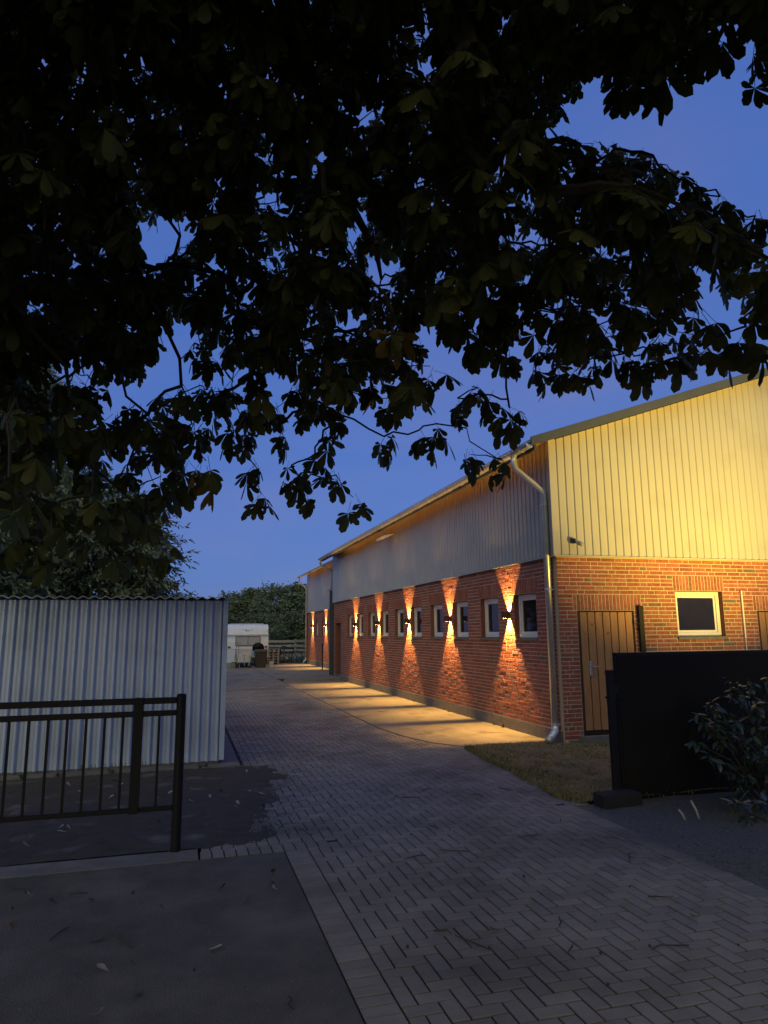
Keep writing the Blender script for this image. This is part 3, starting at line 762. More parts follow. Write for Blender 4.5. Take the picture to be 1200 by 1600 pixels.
# ------------------------------------------------------------------ corrugated shed
SX1, SY, SX0 = .555, 9.40, -6.6
shed = thing('corrugated_shed', (-3, SY, 0), 'low pale grey corrugated metal shed behind the black railing', 'shed')
b = MB(); b.box(SX0+.05, SX1-.04, SY+.04, 15.0, -.03, .10); b.build('plinth', CONCG, shed)
def corr_sheet(x0, x1, pitch, depth, z0, z1, y):
    n = max(1, round((x1-x0)/pitch)); p = (x1-x0)/n
    pr = []
    for i in range(n):
        for s, h in ((0,1),(.22,.92),(.42,1),(.60,.04),(.68,.0),(.76,.10),(.90,.92)): pr.append((x0+(i+s)*p, h))
    pr.append((x1, 1))
    vs = []
    for x, h in pr: vs += [(x, y+h*depth, z0), (x, y+h*depth, z1)]
    return MB().add(vs, [(2*i,2*i+2,2*i+3,2*i+1) for i in range(len(pr)-1)])
x = SX1-.04; k = 0
while x > SX0+.1:
    w = .117*7
    corr_sheet(x-w, x,   .117, .034, .06+brand.uniform(-.004,.004), 2.085, SY+(k%2)*.007).build('wall_sheet', SHEDM, shed); x -= w; k += 1
b = MB(); b.box(SX1-.052, SX1+.012, SY-.008, SY+.06, .075, 2.095); b.build('corner_trim', SHEDM, shed)
b = MB(); b.box(SX1-.02, SX1+.004, SY+.062, 14.9, .06, 2.08); b.build('side_wall', SHEDM, shed)
b = MB(); b.box(SX0, SX1-.03, 14.86, 14.9, .06, 1.9); b.build('rear_wall', SHEDM, shed)
x = SX1+.06
while x > SX0:                         # wavy roof sheets
    w = .13*7; vs = []; n = 7*8
    for i in range(n+1):
        xx = x-w*i/n; h = .5+.5*math.cos(2*PI*i/8)
        for yq, zq in ((SY-.10,2.095),(15.0,1.92)): vs += [(xx, yq, zq+h*.028), (xx, yq, zq+h*.028+.009)]
    fs = []
    for i in range(n): fs += [(4*i,4*i+4,4*i+6,4*i+2),(4*i+1,4*i+3,4*i+7,4*i+5),(4*i,4*i+1,4*i+5,4*i+4)]
    MB().add(vs, fs).build('roof_sheet', FIBRE, shed); x -= w

# ------------------------------------------------------------------ railing
RY = 5.91
rail = thing('steel_railing', (.01, RY, 0), 'black steel railing with upright bars in front of the corrugated shed', 'railing')
b = MB(); b.tube([(.012,RY,-.03),(.012,RY,1.165)], .038, 14); ep = b.build('post', BLACK, rail, smooth=False)
b = MB(); b.tube([(.012,RY,1.165),(.012,RY,1.18)], [.04,.03], 14); b.build('post_cap', BLACK, ep)
for zt, r in ((1.132,.0235),(1.035,.021),(.325,.018)):
    b = MB(); b.rbox(-4.6, -.024, RY-r, RY+r, zt-r, zt+r, .004); b.build('rail', BLACK, rail)
b = MB(); b.rbox(-.345,-.272,RY-.0305,RY+.0305,.30,1.158,.004); b.build('post', BLACK, rail)
x = -.15
for k in range(34):
    if k != 1:
        b = MB(); b.rbox(x-.0095,x+.0095,RY-.0095,RY+.0095,.335,1.03,.002); b.build('bar', BLACK, rail)
    x -= .1335
for xp in (-2.2, -4.55):
    b = MB(); b.tube([(xp,RY+.045,-.03),(xp,RY+.045,1.15)], .036, 14); b.build('post', BLACK, rail)

# ------------------------------------------------------------------ black gate
GY = 6.27
gate = thing('sheet_gate', (4.3, GY, 0), 'black sheet metal gate standing in front of the brick gable', 'gate')
b = MB(); b.box(4.285, 6.55, GY-.003, GY+.003, -.03, 1.40)
b.build('panel', GATEBLK, gate)
b = MB(); b.rbox(4.265, 6.57, GY-.006, GY+.045, 1.385, 1.425, .004); b.rbox(4.265, 4.305, GY+.004, GY+.045, .03, 1.384, .003); b.rbox(6.53,6.57,GY+.004,GY+.045,.03,1.384,.003); b.rbox(4.306,6.529,GY+.005,GY+.045,.03,.07,.003)
b.build('frame', BLACK, gate)
b = MB(); b.rbox(4.155, 4.222, GY-.03, GY+.03, -.03, 1.255, .004); gpst = b.build('post', BLACK, gate)
b = MB(); b.tube([(4.12,GY,.985),(4.30,GY,.985)], .008, 6); b.box(4.225,4.27,GY-.02,GY+.02,1.02,1.10); b.box(4.14,4.156,GY-.015,GY+.015,.97,1.0); b.build('latch', BLACK, gpst)
b = MB(); b.rbox(3.88, 4.30, 6.02, 6.22, -.03, .115, .012); b.build('foot_block', mk('gate_foot', (.02,.018,.016), (.013,.012,.011), 8, .9, .5, 30), gate)

# ------------------------------------------------------------------ far yard: caravan and clutter
car = thing('caravan', (3.2, 37, 0), 'old white caravan parked tail-on at the end of the paving', 'caravan')
CYR = 37.0; x0, x1 = 2.20, 4.34
prof = [(0,.46),(-.03,.75),(-.02,1.25),(.03,1.60),(.12,1.92),(.26,2.10),(.5,2.15)]
def body(b, pr, xa, xb, yend):
    vs = []
    for (dy, z) in pr: vs += [(xa, CYR+dy, z), (xb, CYR+dy, z)]
    n = len(pr)
    for (dy, z) in pr: vs += [(xa, yend, z), (xb, yend, z)]
    fs = []
    for i in range(n-1):
        fs += [(2*i,2*i+1,2*i+3,2*i+2), (2*n+2*i,2*n+2*i+2,2*n+2*i+3,2*n+2*i+1), (2*i,2*i+2,2*n+2*i+2,2*n+2*i), (2*i+1,2*n+2*i+1,2*n+2*i+3,2*i+3)]
    fs += [(2*n-2,2*n-1,4*n-1,4*n-2),(0,2*n,2*n+1,1)]
    return b.add(vs, fs)
body(MB(), prof, x0, x1, CYR+4.6).build('body', CARAV, car)
b = MB(); b.rbox(x0-.02, x1+.02, CYR-.055, CYR-.03, 1.57, 1.625, .004); b.build('trim_band', CARAVG, car)
b = MB(); b.rbox(x0-.02, x1+.02, CYR-.06, CYR-.032, .86, .905, .004); b.build('trim_band', CARAVG, car)
b = MB(); b.rbox(x0+.02, x1-.02, CYR-.05, CYR-.031, .47, .84, .006); b.build('lower_panel', CARAVG, car)
b = MB()
for (p,q,r,s) in ((2.64,3.92,1.05,1.085),(2.64,3.92,1.505,1.54),(2.64,2.675,1.086,1.504),(3.885,3.92,1.086,1.504),(3.265,3.295,1.086,1.504)): b.box(p,q,CYR-.06,CYR-.02,r,s)
cw = b.build('window', mk('seal', (.10,.10,.11), (.13,.13,.14), 5, .7), car)
for p, q in ((2.676,3.264),(3.296,3.884)):
    b = MB(); b.box(p, q, CYR-.05, CYR-.03, 1.087, 1.503); b.build('pane', CGLASS, cw)
for xx in (x0+.06, x1-.20):
    b = MB(); b.rbox(xx, xx+.14, CYR-.065, CYR-.034, .95, 1.03, .004); b.build('tail_light', REDL, car)
b = MB()
for (p,q,r,s) in ((3.12,3.24,1.86,1.875),(3.17,3.185,1.80,1.90),(3.26,3.36,1.83,1.842)):
    b.box(p,q,CYR+.055,CYR+.085,r,s)
b.build('emblem', mk('emblem_grey', (.25,.27,.26), (.2,.22,.21), 5, .6), car)
for xx in (x0+.12, x1-.30):
    b = MB(); b.tube([(xx,CYR+2.2,.30),(xx+.18,CYR+2.2,.30)], .31, 20); wl = b.build('wheel', RUBBER, car)
    b = MB(); b.tube([(xx-.01,CYR+2.2,.30),(xx+.19,CYR+2.2,.30)], .18, 16); b.build('rim', CARAVG, wl)
for xx in (x0+.1, x1-.2):
    b = MB(); b.tube([(xx,CYR+.25,.47),(xx,CYR+.2,-.02)], .03, 6); b.build('corner_steady', BLACK, car)
b = MB(); b.rbox(x0+.2,x1-.2,CYR+.6,CYR+3.9,2.13,2.20,.02); b.build('roof_hatch', CARAVG, car)
# bin
bn = thing('waste_bin', (3.78, 35.3, 0), 'brown wheeled bin with a blue handle in front of the caravan', 'bin')
b = MB(); b.hull8([(3.57,35.05,.0),(4.00,35.05,.0),(4.00,35.5,.0),(3.57,35.5,.0)],[(3.50,34.98,.78),(4.07,34.98,.78),(4.07,35.6,.78),(3.50,35.6,.78)]); b.build('body', BINM, bn)
b = MB(); b.hull8([(3.47,34.94,.785),(4.10,34.94,.785),(4.10,35.64,.785),(3.47,35.64,.785)],[(3.52,35.0,.86),(4.05,35.0,.86),(4.05,35.6,.90),(3.52,35.6,.90)]); b.build('lid', BINM, bn)
b = MB(); b.rbox(3.44,3.50,35.0,35.5,.60,.84,.01); b.build('handle', BLUEP, bn)
for xx in (3.52, 4.0):
    b = MB(); b.tube([(xx,35.55,.09),(xx+.05,35.55,.09)], .10, 12); b.build('wheel', RUBBER, bn)
# white storage box and leaning grey board
sb = thing('storage_box', (2.98, 35.9, 0), 'white plastic storage box standing in front of the caravan tail', 'box')
b = MB(); b.hull8([(2.70,35.7,.26),(3.30,35.7,.26),(3.30,36.2,.26),(2.70,36.2,.26)],[(2.66,35.66,.82),(3.34,35.66,.82),(3.34,36.24,.82),(2.66,36.24,.82)]); b.build('body', WHITEP, sb)
b = MB(); b.rbox(2.64,3.36,35.64,36.26,.822,.87,.008); b.build('lid', WHITEP, sb)
for xx in (2.74, 3.22):
    b = MB(); b.box(xx,xx+.06,35.72,36.18,0,.258); b.build('foot', WOODG, sb)
lb = thing('grey_board', (2.35, 36.2, 0), 'grey board leaning against the left of the caravan tail', 'board')
b = MB(); b.hull8([(2.10,36.1,.25),(2.62,36.1,.25),(2.62,36.13,.25),(2.10,36.13,.25)],[(2.10,36.85,.88),(2.62,36.85,.88),(2.62,36.88,.88),(2.10,36.88,.88)]); b.build('sheet', CARAVG, lb)
b = MB(); b.box(2.12,2.6,36.09,36.14,0,.248); b.build('block', WOODG, lb)
bk = thing('white_bucket', (4.30, 35.4, 0), 'small white bucket on the ground beside the brown bin', 'bucket')
b = MB(); b.tube([(4.30,35.4,0),(4.30,35.4,.30)], [.10,.135], 16, cap=False); b.tube([(4.30,35.4,.001),(4.30,35.4,.01)], [.10,.10], 16); b.tube([(4.30,35.4,.285),(4.30,35.4,.305)], [.142,.142], 16, cap=False); b.build('body', WHITEP, bk)
b = MB(); b.tube([(4.30+.14*math.cos(a),35.4-.03,.29+.14*math.sin(a)-.14*math.sin(a)*.3) for a in np.linspace(0,PI,9)], .005, 5); b.build('handle', STEEL, bk)
def tool(x, y, lean, L, head, label):
    t = thing('shovel' if head == 'shovel' else 'garden_fork', (x, y, 0), label, 'tool', 'garden tools by the caravan')
    p0 = Vector((x, y, .02)); p1 = Vector((x+lean, y+.35, L))
    d = (p1-p0)
    MB().tube([p0+d*.18, p1], .018, 6).build('shaft', WOODG, t)
    if head == 'shovel':
        a = p0; c = p0+d*.22; MB().hull8([a+Vector((-.08,0,0)),a+Vector((.08,0,0)),a+Vector((.08,.012,0)),a+Vector((-.08,.012,0))],[c+Vector((-.11,0,0)),c+Vector((.11,0,0)),c+Vector((.11,.012,0)),c+Vector((-.11,.012,0))]).build('blade', BLACK, t)
    else:
        c = p0+d*.22
        for k in range(4):
            o = Vector((-.09+.06*k,0,0)); MB().tube([p0+o, c+o], .007, 5).build('tine', BLACK, t)
        MB().box(c.x-.11,c.x+.11,c.y-.01,c.y+.01,c.z-.015,c.z+.015).build('crossbar', BLACK, t)
    MB().tube([p1+Vector((-.07,0,0)), p1+Vector((.07,0,0))], .016, 6).build('grip', WOODG, t)
tool(2.42, 35.1, .22, 1.25, 'fork', 'tall garden fork leaning on the caravan beside the white box')
tool(2.62, 35.1, .10, 1.20, 'shovel', 'tall shovel leaning on the caravan beside the white box')
tool(2.95, 34.9, .02, .62, 'fork', 'short garden fork standing in front of the white storage box')
tool(3.18, 34.9, .05, .58, 'shovel', 'short shovel standing in front of the white storage box')
# dark basin on the caravan ledge
bs = thing('dark_basin', (3.75, 36.2, .9), 'dark round basin tipped up above the brown bin', 'basin')
MB().tube([(3.72,36.05,.95),(3.74,36.2,1.02),(3.76,36.3,1.05)], [.30,.22,.12], 16).build('bowl', BLACK, bs, smooth=True)
MB().tube([(3.72,36.1,.0),(3.74,36.2,.98)], .03, 6).build('stand', WOODG, bs)
# pallets
for k in range(6):
    t = thing('pallet', (4.85, 39.4, .145*k), ('lowest' if k == 0 else 'topmost' if k == 5 else 'middle')+' grey wooden pallet in the stack between caravan and bicycle', 'pallet', 'stacked pallets')
    z = .145*k-.03; ox = brand.uniform(-.03,.03)
    for i in range(5): MB().box(4.55+ox,5.20+ox,39.0+i*.2,39.1+i*.2,z+.12,z+.142).build('deck_board', WOODG, t)
    for i in range(3):
        MB().box(4.55+i*.275+ox,4.65+i*.275+ox,39.0,39.9,z+.022,z+.118).build('stringer', WOODG, t)
    MB().box(4.55+ox,5.20+ox,39.0,39.1,z,z+.021).build('bottom_board', WOODG, t)
# bicycle
bc = thing('bicycle', (5.85, 40.6, 0), 'dark bicycle with a black bag leaning at the board fence', 'bicycle')
def ring(b, cx, cy, cz, R, r, n=28, k=6):
    vs = []; fs = []
    for i in range(n):
        a = 2*PI*i/n
        for j in range(k):
            q_ = 2*PI*j/k; rr = R+r*math.cos(q_); vs.append((cx+rr*math.cos(a), cy+r*math.sin(q_), cz+rr*math.sin(a)))
    for i in range(n):
        for j in range(k): fs.append((i*k+j, ((i+1)%n)*k+j, ((i+1)%n)*k+(j+1)%k, i*k+(j+1)%k))
    return b.add(vs, fs)
wz = .34-.03
for xx in (5.36, 6.42):
    wl = ring(MB(), xx, 40.6, wz, .33, .022).build('wheel', RUBBER, bc)
    ring(MB(), xx, 40.6, wz, .30, .012).build('rim', STEEL, wl)
    b = MB()
    for i in range(12):
        a = PI*i/12; b.tube([(xx-.3*math.cos(a),40.6,wz-.3*math.sin(a)),(xx+.3*math.cos(a),40.6,wz+.3*math.sin(a))], .003, 3)
    b.build('spokes', STEEL, wl)
b = MB(); A_=(5.36,40.6,wz); B_=(6.42,40.6,wz); Pd=(5.83,40.6,.27); Se=(5.68,40.6,.80); Hd=(6.18,40.6,.84); H2=(6.22,40.6,.70)
for p,q_ in ((A_,Pd),(A_,Se),(Pd,Se),(Pd,H2),(Se,Hd),(Hd,H2),(H2,B_)): b.tube([p,q_], .018, 8)
b.build('frame', BLACK, bc)
b = MB(); b.tube([(6.18,40.6,.84),(6.14,40.6,.98),(6.10,40.35,1.0),(5.98,40.3,.98)], .013, 6); b.tube([(6.14,40.6,.98),(6.10,40.85,1.0),(5.98,40.9,.98)], .013, 6); b.build('handlebar', STEEL, bc)
b = MB(); b.hull8([(5.52,40.53,.90),(5.78,40.57,.90),(5.78,40.63,.90),(5.52,40.67,.90)],[(5.53,40.53,.95),(5.78,40.575,.94),(5.78,40.625,.94),(5.53,40.67,.95)]); b.tube([Se,(5.65,40.6,.91)], .013, 6); b.build('saddle', RUBBER, bc)
b = MB(); b.rbox(5.16,5.50,40.44,40.58,.42,.76,.03); b.build('pannier_bag', RUBBER, bc)
b = MB(); b.tube([(5.83,40.52,.27),(5.83,40.50,.12)], .012, 6); b.tube([(5.83,40.68,.27),(5.83,40.70,.42)], .012, 6); b.tube([(5.83,40.57,.27),(5.83,40.59,.27)], .09, 16); b.build('crank', STEEL, bc)
# board fence
fn = thing('board_fence', (6, 43.6, -.06), 'weathered grey horizontal board fence beyond the bicycle', 'fence')
for xx in np.arange(3.2, 10.5, 1.8):
    MB().box(xx-.06,xx+.06,43.62,43.74,-.1,1.32).build('post', WOODG, fn)
for i, (z, dz) in enumerate(((.28,.14),(.56,.13),(.84,.13),(1.12,.15))):
    for j in range(4):
        xx = 3.1+1.82*j; b = MB(); t = brand.uniform(-.02,.02)
        b.hull8([(xx,43.58,z),(xx+1.8,43.58,z+t),(xx+1.8,43.615,z+t),(xx,43.615,z)],[(xx,43.58,z+dz),(xx+1.8,43.58,z+dz+t),(xx+1.8,43.615,z+dz+t),(xx,43.615,z+dz)]); b.build('board', WOODG, fn)

# ------------------------------------------------------------------ the far wood
def leaf_cloud(pts, nrm_rand, size, rng, elong=1.0):
    n = len(pts); a = rng.normal(size=(n,3)); a /= np.linalg.norm(a,axis=1)[:,None]
    b_ = rng.normal(size=(n,3)); b_ -= a*(a*b_).sum(1)[:,None]; b_ /= np.linalg.norm(b_,axis=1)[:,None]
    s = (size*rng.uniform(.6,1.4,n))[:,None]
    V = np.stack([pts-a*s*elong, pts-b_*s*.55, pts+a*s*elong, pts+b_*s*.55], 1)
    return V.reshape(-1,3), np.arange(n*4).reshape(n,4)
def wood_proto(seed, conical):
    rng = np.random.default_rng(seed); H = 8.0
    pts = []
    for c in range(90):
        t = rng.uniform(.08,1)**.8; z = H*t
        R = (2.5*(1-t)**.75+.15) if conical else 2.7*math.sqrt(max(.02, 1-((t-.5)/.52)**2))
        a = rng.uniform(0,2*PI); rr = R*math.sqrt(rng.uniform(.35,1))
        c0 = np.array([rr*math.cos(a), rr*math.sin(a), z]); k = 40
        pts.append(c0+rng.normal(size=(k,3))*np.array([.42,.42,.26 if conical else .36]))
    pts = np.concatenate(pts); V, F = leaf_cloud(pts, 1, .17, rng)
    return np_mesh('crown', V, F, CONIF)
protos = [wood_proto(31+i, i % 2 == 0) for i in range(4)]
trunk_me = MB().tube([(0,0,-.3),(0.05,0,3),(0,0.05,6.5)], [.2,.14,.04], 7).mesh('trunk', mat=BARK)
wr = random.Random(9)
wood = []
for row, (y, hb) in enumerate(((66, .62), (78, .85), (92, 1.06), (106, 1.22))):
    xx = -2+row*1.1
    while xx < y*.30+6:
        u = to_pix((xx, y, 3))[0]
        prof_v = float(np.interp(u, [260,300,340,365,385,400,420,440,470,520],[938,938,938,930,919,921,919,914,914,914]))
        ztop = CAMH+(991-prof_v)/FPX*y*.985
        H = max(3.2, ztop*hb*wr.uniform(.84,1.0)) if row < 3 else ztop*wr.uniform(.9,1.0)
        wood.append((xx, y+wr.uniform(-3,3), H)); xx += wr.uniform(2.4,3.8)
for i, (x, y, H) in enumerate(wood):
    con = i % 4
    t = thing('wood_tree', (x, y, -.06), ['dark pointed conifer in the far wood beyond the fence', 'dark rounded tree in the far wood beyond the fence'][con % 2], 'tree', ['conifers of the far wood', 'rounded trees of the far wood'][con % 2])
    c = link('crown', protos[con], t, (x, y, -.06)); k = link('trunk', trunk_me, t, (x, y, -.06))
    sxy = wr.uniform(.85,1.2)*(.6+H/16); t.scale = (sxy, sxy, H/8.2); t.rotation_euler = (0,0,wr.uniform(0,6.28))

# ------------------------------------------------------------------ pale feathery trees behind the shed
def willow(x, y, H, R, seed, label, nstr):
    rng = np.random.default_rng(seed)
    t = thing('willow_tree', (x, y, -.06), label, 'tree')
    b = MB(); b.tube([(x,y,-.3),(x+.1,y,H*.3),(x-.1,y+.1,H*.55),(x,y,H*.8)], [.32,.24,.15,.05], 10); b.build('trunk', BARK, t)
    tips = []
    b = MB()
    for k in range(14):
        a = rng.uniform(0,2*PI); z0 = H*rng.uniform(.25,.7); el = rng.uniform(.2,.75)
        rr = R*rng.uniform(.5,.95); e = Vector((x+rr*math.cos(a), y+rr*math.sin(a), min(H*.97, z0+rr*el)))
        b.tube([(x,y,z0),((x+e.x)/2,(y+e.y)/2,(z0+e.z)/2+.3),e], [.05,.03,.008], 5)
    b.build('limbs', BARK, t)
    P = []; D = []
    for k in range(nstr):
        while True:
            p = rng.uniform(-1,1,3)
            r2 = p[0]**2+p[1]**2
            if r2+p[2]**2 < 1 and r2+p[2]**2 > .25: break
        lump = mn.noise(Vector((p[0]*2.2+seed, p[1]*2.2, p[2]*2.2)))
        if lump < -.2: continue
        c = np.array([x+p[0]*R, y+p[1]*R, H*.55+p[2]*H*.46])
        out = np.array([p[0], p[1], .35]); out /= np.linalg.norm(out); out += rng.normal(size=3)*.35
        L = rng.uniform(.35,.85); n = 17
        for j in range(n):
            s = j/(n-1); q = c+out*L*s+np.array([0,0,-.55*L*s*s])
            d = out*.6+np.array([0,0,-.9*s])+rng.normal(size=3)*.5
            P.append(q); D.append(d/np.linalg.norm(d))
    P = np.array(P); D = np.array(D); keep = P[:,2] > .4; P = P[keep]; D = D[keep]; n = len(P)
    s_ = rng.normal(size=(n,3)); s_ -= D*(s_*D).sum(1)[:,None]; s_ /= np.linalg.norm(s_,axis=1)[:,None]
    L = rng.uniform(.06,.12,n)[:,None]; V = np.stack([P, P+D*L+s_*.030, P+D*2*L, P+D*L-s_*.030],1).reshape(-1,3)
    stuff(link('crown', np_mesh('crown', V-np.array([x,y,-.06]), np.arange(n*4).reshape(n,4), WILLOW), t, (x,y,-.06)))
willow(-7.6, 24, 12.2, 4.0, 3, 'tall pale feathery tree behind the left of the shed roof', 7600)
willow(-2.85, 22, 6.3, 2.15, 4, 'lower rounded pale feathery tree behind the middle of the shed roof', 4800)
willow(-6.2, 19, 5.0, 2.6, 8, 'low feathery tree close behind the shed, under the tall one', 4200)

# ------------------------------------------------------------------ the horse chestnut overhead
def leaflet(L, wmax, droop, n=5, fold=.25):
    ST = {4: [0,.30,.58,.84,1], 3: [0,.42,.78,1]}.get(n)
    """strip along +x, drooping in -z; returns verts, quads (two strips)"""
    prof = [0, .30, .62, .95, .86, .0] if n == 5 else ([0,.46,.92,.84,0] if n == 4 else [0,.64,.95,0] if n == 3 else [0, .8, 0])
    V = []; F = []
    x = z = 0; ang = 0
    for i in range(n+1):
        w = wmax*prof[min(i, len(prof)-1)]*.5
        if i == n: w = .001
        V += [(x, -w, z-fold*w), (x, 0, z), (x, w, z-fold*w)]
        dl = L/n if not ST or i == n else L*(ST[i+1]-ST[i])
        ang += droop/n; x += dl*math.cos(ang); z -= dl*math.sin(ang)
    for i in range(n):
        F += [(3*i,3*i+3,3*i+4,3*i+1), (3*i+1,3*i+4,3*i+5,3*i+2)]
    return np.array(V), np.array(F)
def rotz(a): return np.array([[math.cos(a),-math.sin(a),0],[math.sin(a),math.cos(a),0],[0,0,1]])
def roty(a): return np.array([[math.cos(a),0,math.sin(a)],[0,1,0],[-math.sin(a),0,math.cos(a)]])
def rotx(a): return np.array([[1,0,0],[0,math.cos(a),-math.sin(a)],[0,math.sin(a),math.cos(a)]])
def compound(seed, n, seg):
    rng = np.random.default_rng(seed); Vs = []; Fs = []; o = 0
    PL = rng.uniform(.09,.15)
    pv = np.array([(0,-.0022,0),(0,.0022,0),(PL,.0018,-.01),(PL,-.0018,-.01),(0,0,-.003),(PL,0,-.013)]); Vs.append(pv); Fs.append(np.array([(0,3,2,1),(0,4,5,3),(1,2,5,4)])); o = 6
    base = rng.uniform(.3,1.0)
    for k in range(n):
        t = -1+2*k/(n-1); L = .185*(1-.42*abs(t)**1.4)*rng.uniform(.9,1.1)
        v, f = leaflet(L, L*.40*rng.uniform(.9,1.12), rng.uniform(.1,.7)*base+.25, seg, .2)
        v = v @ roty(base*.45+.1*rng.normal()).T @ rotx(.25*rng.normal()).T @ rotz(t*1.75+.08*rng.normal()).T
        Vs.append(v+np.array([PL,0,-.012])); Fs.append(f+o); o += len(v)
    return np.concatenate(Vs), np.concatenate(Fs)
LV = [compound(100+i, [7,6,7,5,7,6,7,5][i], 4) for i in range(8)]
L3 = [compound(300+i, [7,6,7,5,7,6][i], 3) for i in range(6)]
LS = [compound(200+i, [7,6,5][i%3], 2) for i in range(4)]
LME = [np_mesh('leaf', v, f, CHLEAF) for v, f in LV]
LMEY = [np_mesh('leaf', v, f, YLEAF) for v, f in LV[:3]]
TX, TY = -2.3, -2.4
chest = thing('chestnut_tree', (TX, TY, -.06), 'large horse chestnut whose dark drooping branches hang over the yard', 'tree')
fr = random.Random(21)
# hanging sprays of the lower fringe: direction and distance from where one stands under the tree
FR = [(30,850,4.6),(65,865,4.4),(15,765,3.0),(60,700,3.5),(25,640,3.2),(110,640,4.0),(150,660,4.3),(95,800,4.4),(140,745,4.6),(180,690,4.8),(212,650,5.0),(238,712,5.0),
 (268,690,5.2),(252,762,5.0),(288,742,5.2),(135,842,4.8),(180,850,4.9),(218,862,5.0),(258,868,5.0),(190,785,4.6),(230,820,4.8),(300,680,5.2),(335,630,5.4),(360,690,5.4),(388,650,5.5),
 (396,742,5.5),(408,790,5.6),(442,680,5.4),(455,745,5.6),(474,770,5.6),(492,728,5.5),(505,690,5.4),(528,665,5.4),(525,760,5.7),(552,795,5.8),(600,700,5.6),(606,640,5.0),(582,610,5.2),
 (640,610,3.6),(655,690,5.6),(682,680,5.6),(672,590,5.2),(715,640,5.4),(742,625,5.6),(768,635,5.2),(796,655,5.0),(735,728,5.9),(778,735,5.8),(845,588,5.6),(872,585,5.4),(905,588,5.2),
 (940,575,5.2),(978,570,5.0),(1005,572,5.2),(1042,560,5.0),(1072,550,5.2),(1120,545,4.6),(1165,528,4.4),(1190,488,4.2),(1090,505,4.8),
 (955,95,4.4),(985,112,4.4),(1012,112,4.2),(1045,100,4.0),(1075,82,4.2),(1100,50,4.2),(1185,92,4.2),(1002,255,5.4),(1042,285,5.6),(1085,305,5.6),(1125,325,5.8),(1180,355,5.8),(960,250,5.4),
 (322,738,4.2),(614,505,3.6),(522,588,3.9)]
YEL = {len(FR)-3, len(FR)-2, len(FR)-1}
F_u = [-300,0,80,150,215,275,300,340,400,450,520,570,600,650,690,740,800,830,900,1000,1080,1150,1200,1500]
F_v = [900,850,830,800,800,780,690,660,690,660,640,600,600,610,600,600,600,575,570,560,550,510,470,430]
hole = [(925,185),(950,165),(1010,178),(1075,160),(1105,118),(1135,90),(1160,150),(1320,170),(1320,370),(1200,325),(1140,285),(1090,255),(1010,205),(960,200)]
def inpoly(u, v, P):
    c = False; j = len(P)-1
    for i in range(len(P)):
        if (P[i][1] > v) != (P[j][1] > v) and u < (P[j][0]-P[i][0])*(v-P[i][1])/(P[j][1]-P[i][1])+P[i][0]: c = not c
        j = i
    return c
def poly_d(u, v, P):
    d = 1e9
    for i in range(len(P)):
        ax, ay = P[i]; bx, by = P[(i+1)%len(P)]; dx, dy = bx-ax, by-ay
        t = max(0, min(1, ((u-ax)*dx+(v-ay)*dy)/(dx*dx+dy*dy))); d = min(d, math.hypot(u-ax-t*dx, v-ay-t*dy))
    return d
GAPS = [(265,355,26),(285,500,16),(560,315,12),(495,220,12),(205,60,12),(655,95,8),(770,220,14),(250,560,20),(590,395,12),(400,380,6),(540,470,12),(1075,470,12),(1150,480,12),(430,580,12),(340,570,12)]
cl = []                                  # positions of leafy shoots
for i, (u, v, r) in enumerate(FR): cl.append((pix(u, v-18, r), 'fringe', i))
n = 0
while n < 3700:
    u = fr.uniform(-260,1460); v = fr.uniform(-420,860)
    Fv = float(np.interp(u, F_u, F_v))
    if v > Fv-15: continue
    up = Fv-v
    d = .26+.74*min(1, max(0, up-15)/190)
    if u < 310 and v > 540: d *= .52
    r = fr.uniform(3.7,8.6) if v < 420 else fr.uniform(4.2,7.4)
    mg = 62*5/r
    if inpoly(u, v, hole) or poly_d(u, v+26, hole) < mg*1.12: continue
    if any(math.hypot(u-a, v-b_) < R+20*5/r for a, b_, R in GAPS): continue
    if fr.random() > d: continue
    cl.append((pix(u, v, r), 'mid', 0)); n += 1
n = 0
while n < 1900:                           # the rest of the crown: overhead, behind, to the sides
    p = Vector((fr.gauss(0,1), fr.gauss(0,1), fr.gauss(0,1))).normalized()*fr.uniform(.35,1)**.5
    P = Vector((TX+1.5+p.x*8.5, TY+1.6+p.y*8.0, 6.6+p.z*3.7))
    if P.z < 2.5 or (P.z < 3.0 and P.y > -1.5): continue
    q_ = to_pix(P)
    if q_ and -290 < q_[0] < 1500 and q_[1] > -450: continue
    cl.append((P, 'far', 0)); n += 1
# limbs
fork = Vector((TX+.2, TY+.3, 3.4))
MB().tube([(TX,TY,-.3),(TX-.03,TY,.35),(TX,TY,1.5),(TX+.1,TY+.1,2.6),fork], [.46,.36,.31,.30,.27], 14).build('trunk', BARK, chest, smooth=True)
nodes = []; 
ends = [(-.3,4.2,5.4),(.9,4.2,5.3),(-3.4,4.0,5.0),(1.5,5.2,4.6),(-1.6,6.0,4.2),(5.4,-.6,6.4),(-7.2,.8,5.6),(-3.6,-8,7),(2.6,-6.5,7.2),(.2,-1,9.2)]
for e in ends:
    e = Vector(e); n_ = max(5, int((e-fork).length/.45)); pts = []
    for i in range(n_+1):
        t = i/n_; p = fork.lerp(e, t)+Vector((0,0,math.sin(PI*t)*.5))+Vector((fr.uniform(-.07,.07),)*2+(fr.uniform(-.05,.05),))*(1 if 0 < t < 1 else 0)
        pts.append(p); nodes.append(p)
    MB().tube(pts, [.12*(1-t)**.8+.012 for t in np.linspace(0,1,len(pts))], 9).build('limb', BARK, chest, smooth=True)
NP = [np.array(p) for p in nodes]; nl = len(NP); parent_i = [-1]*nl
fk = np.array(fork)
clo = sorted(range(len(cl)), key=lambda i: (cl[i][0]-fork).length)
cn = {}
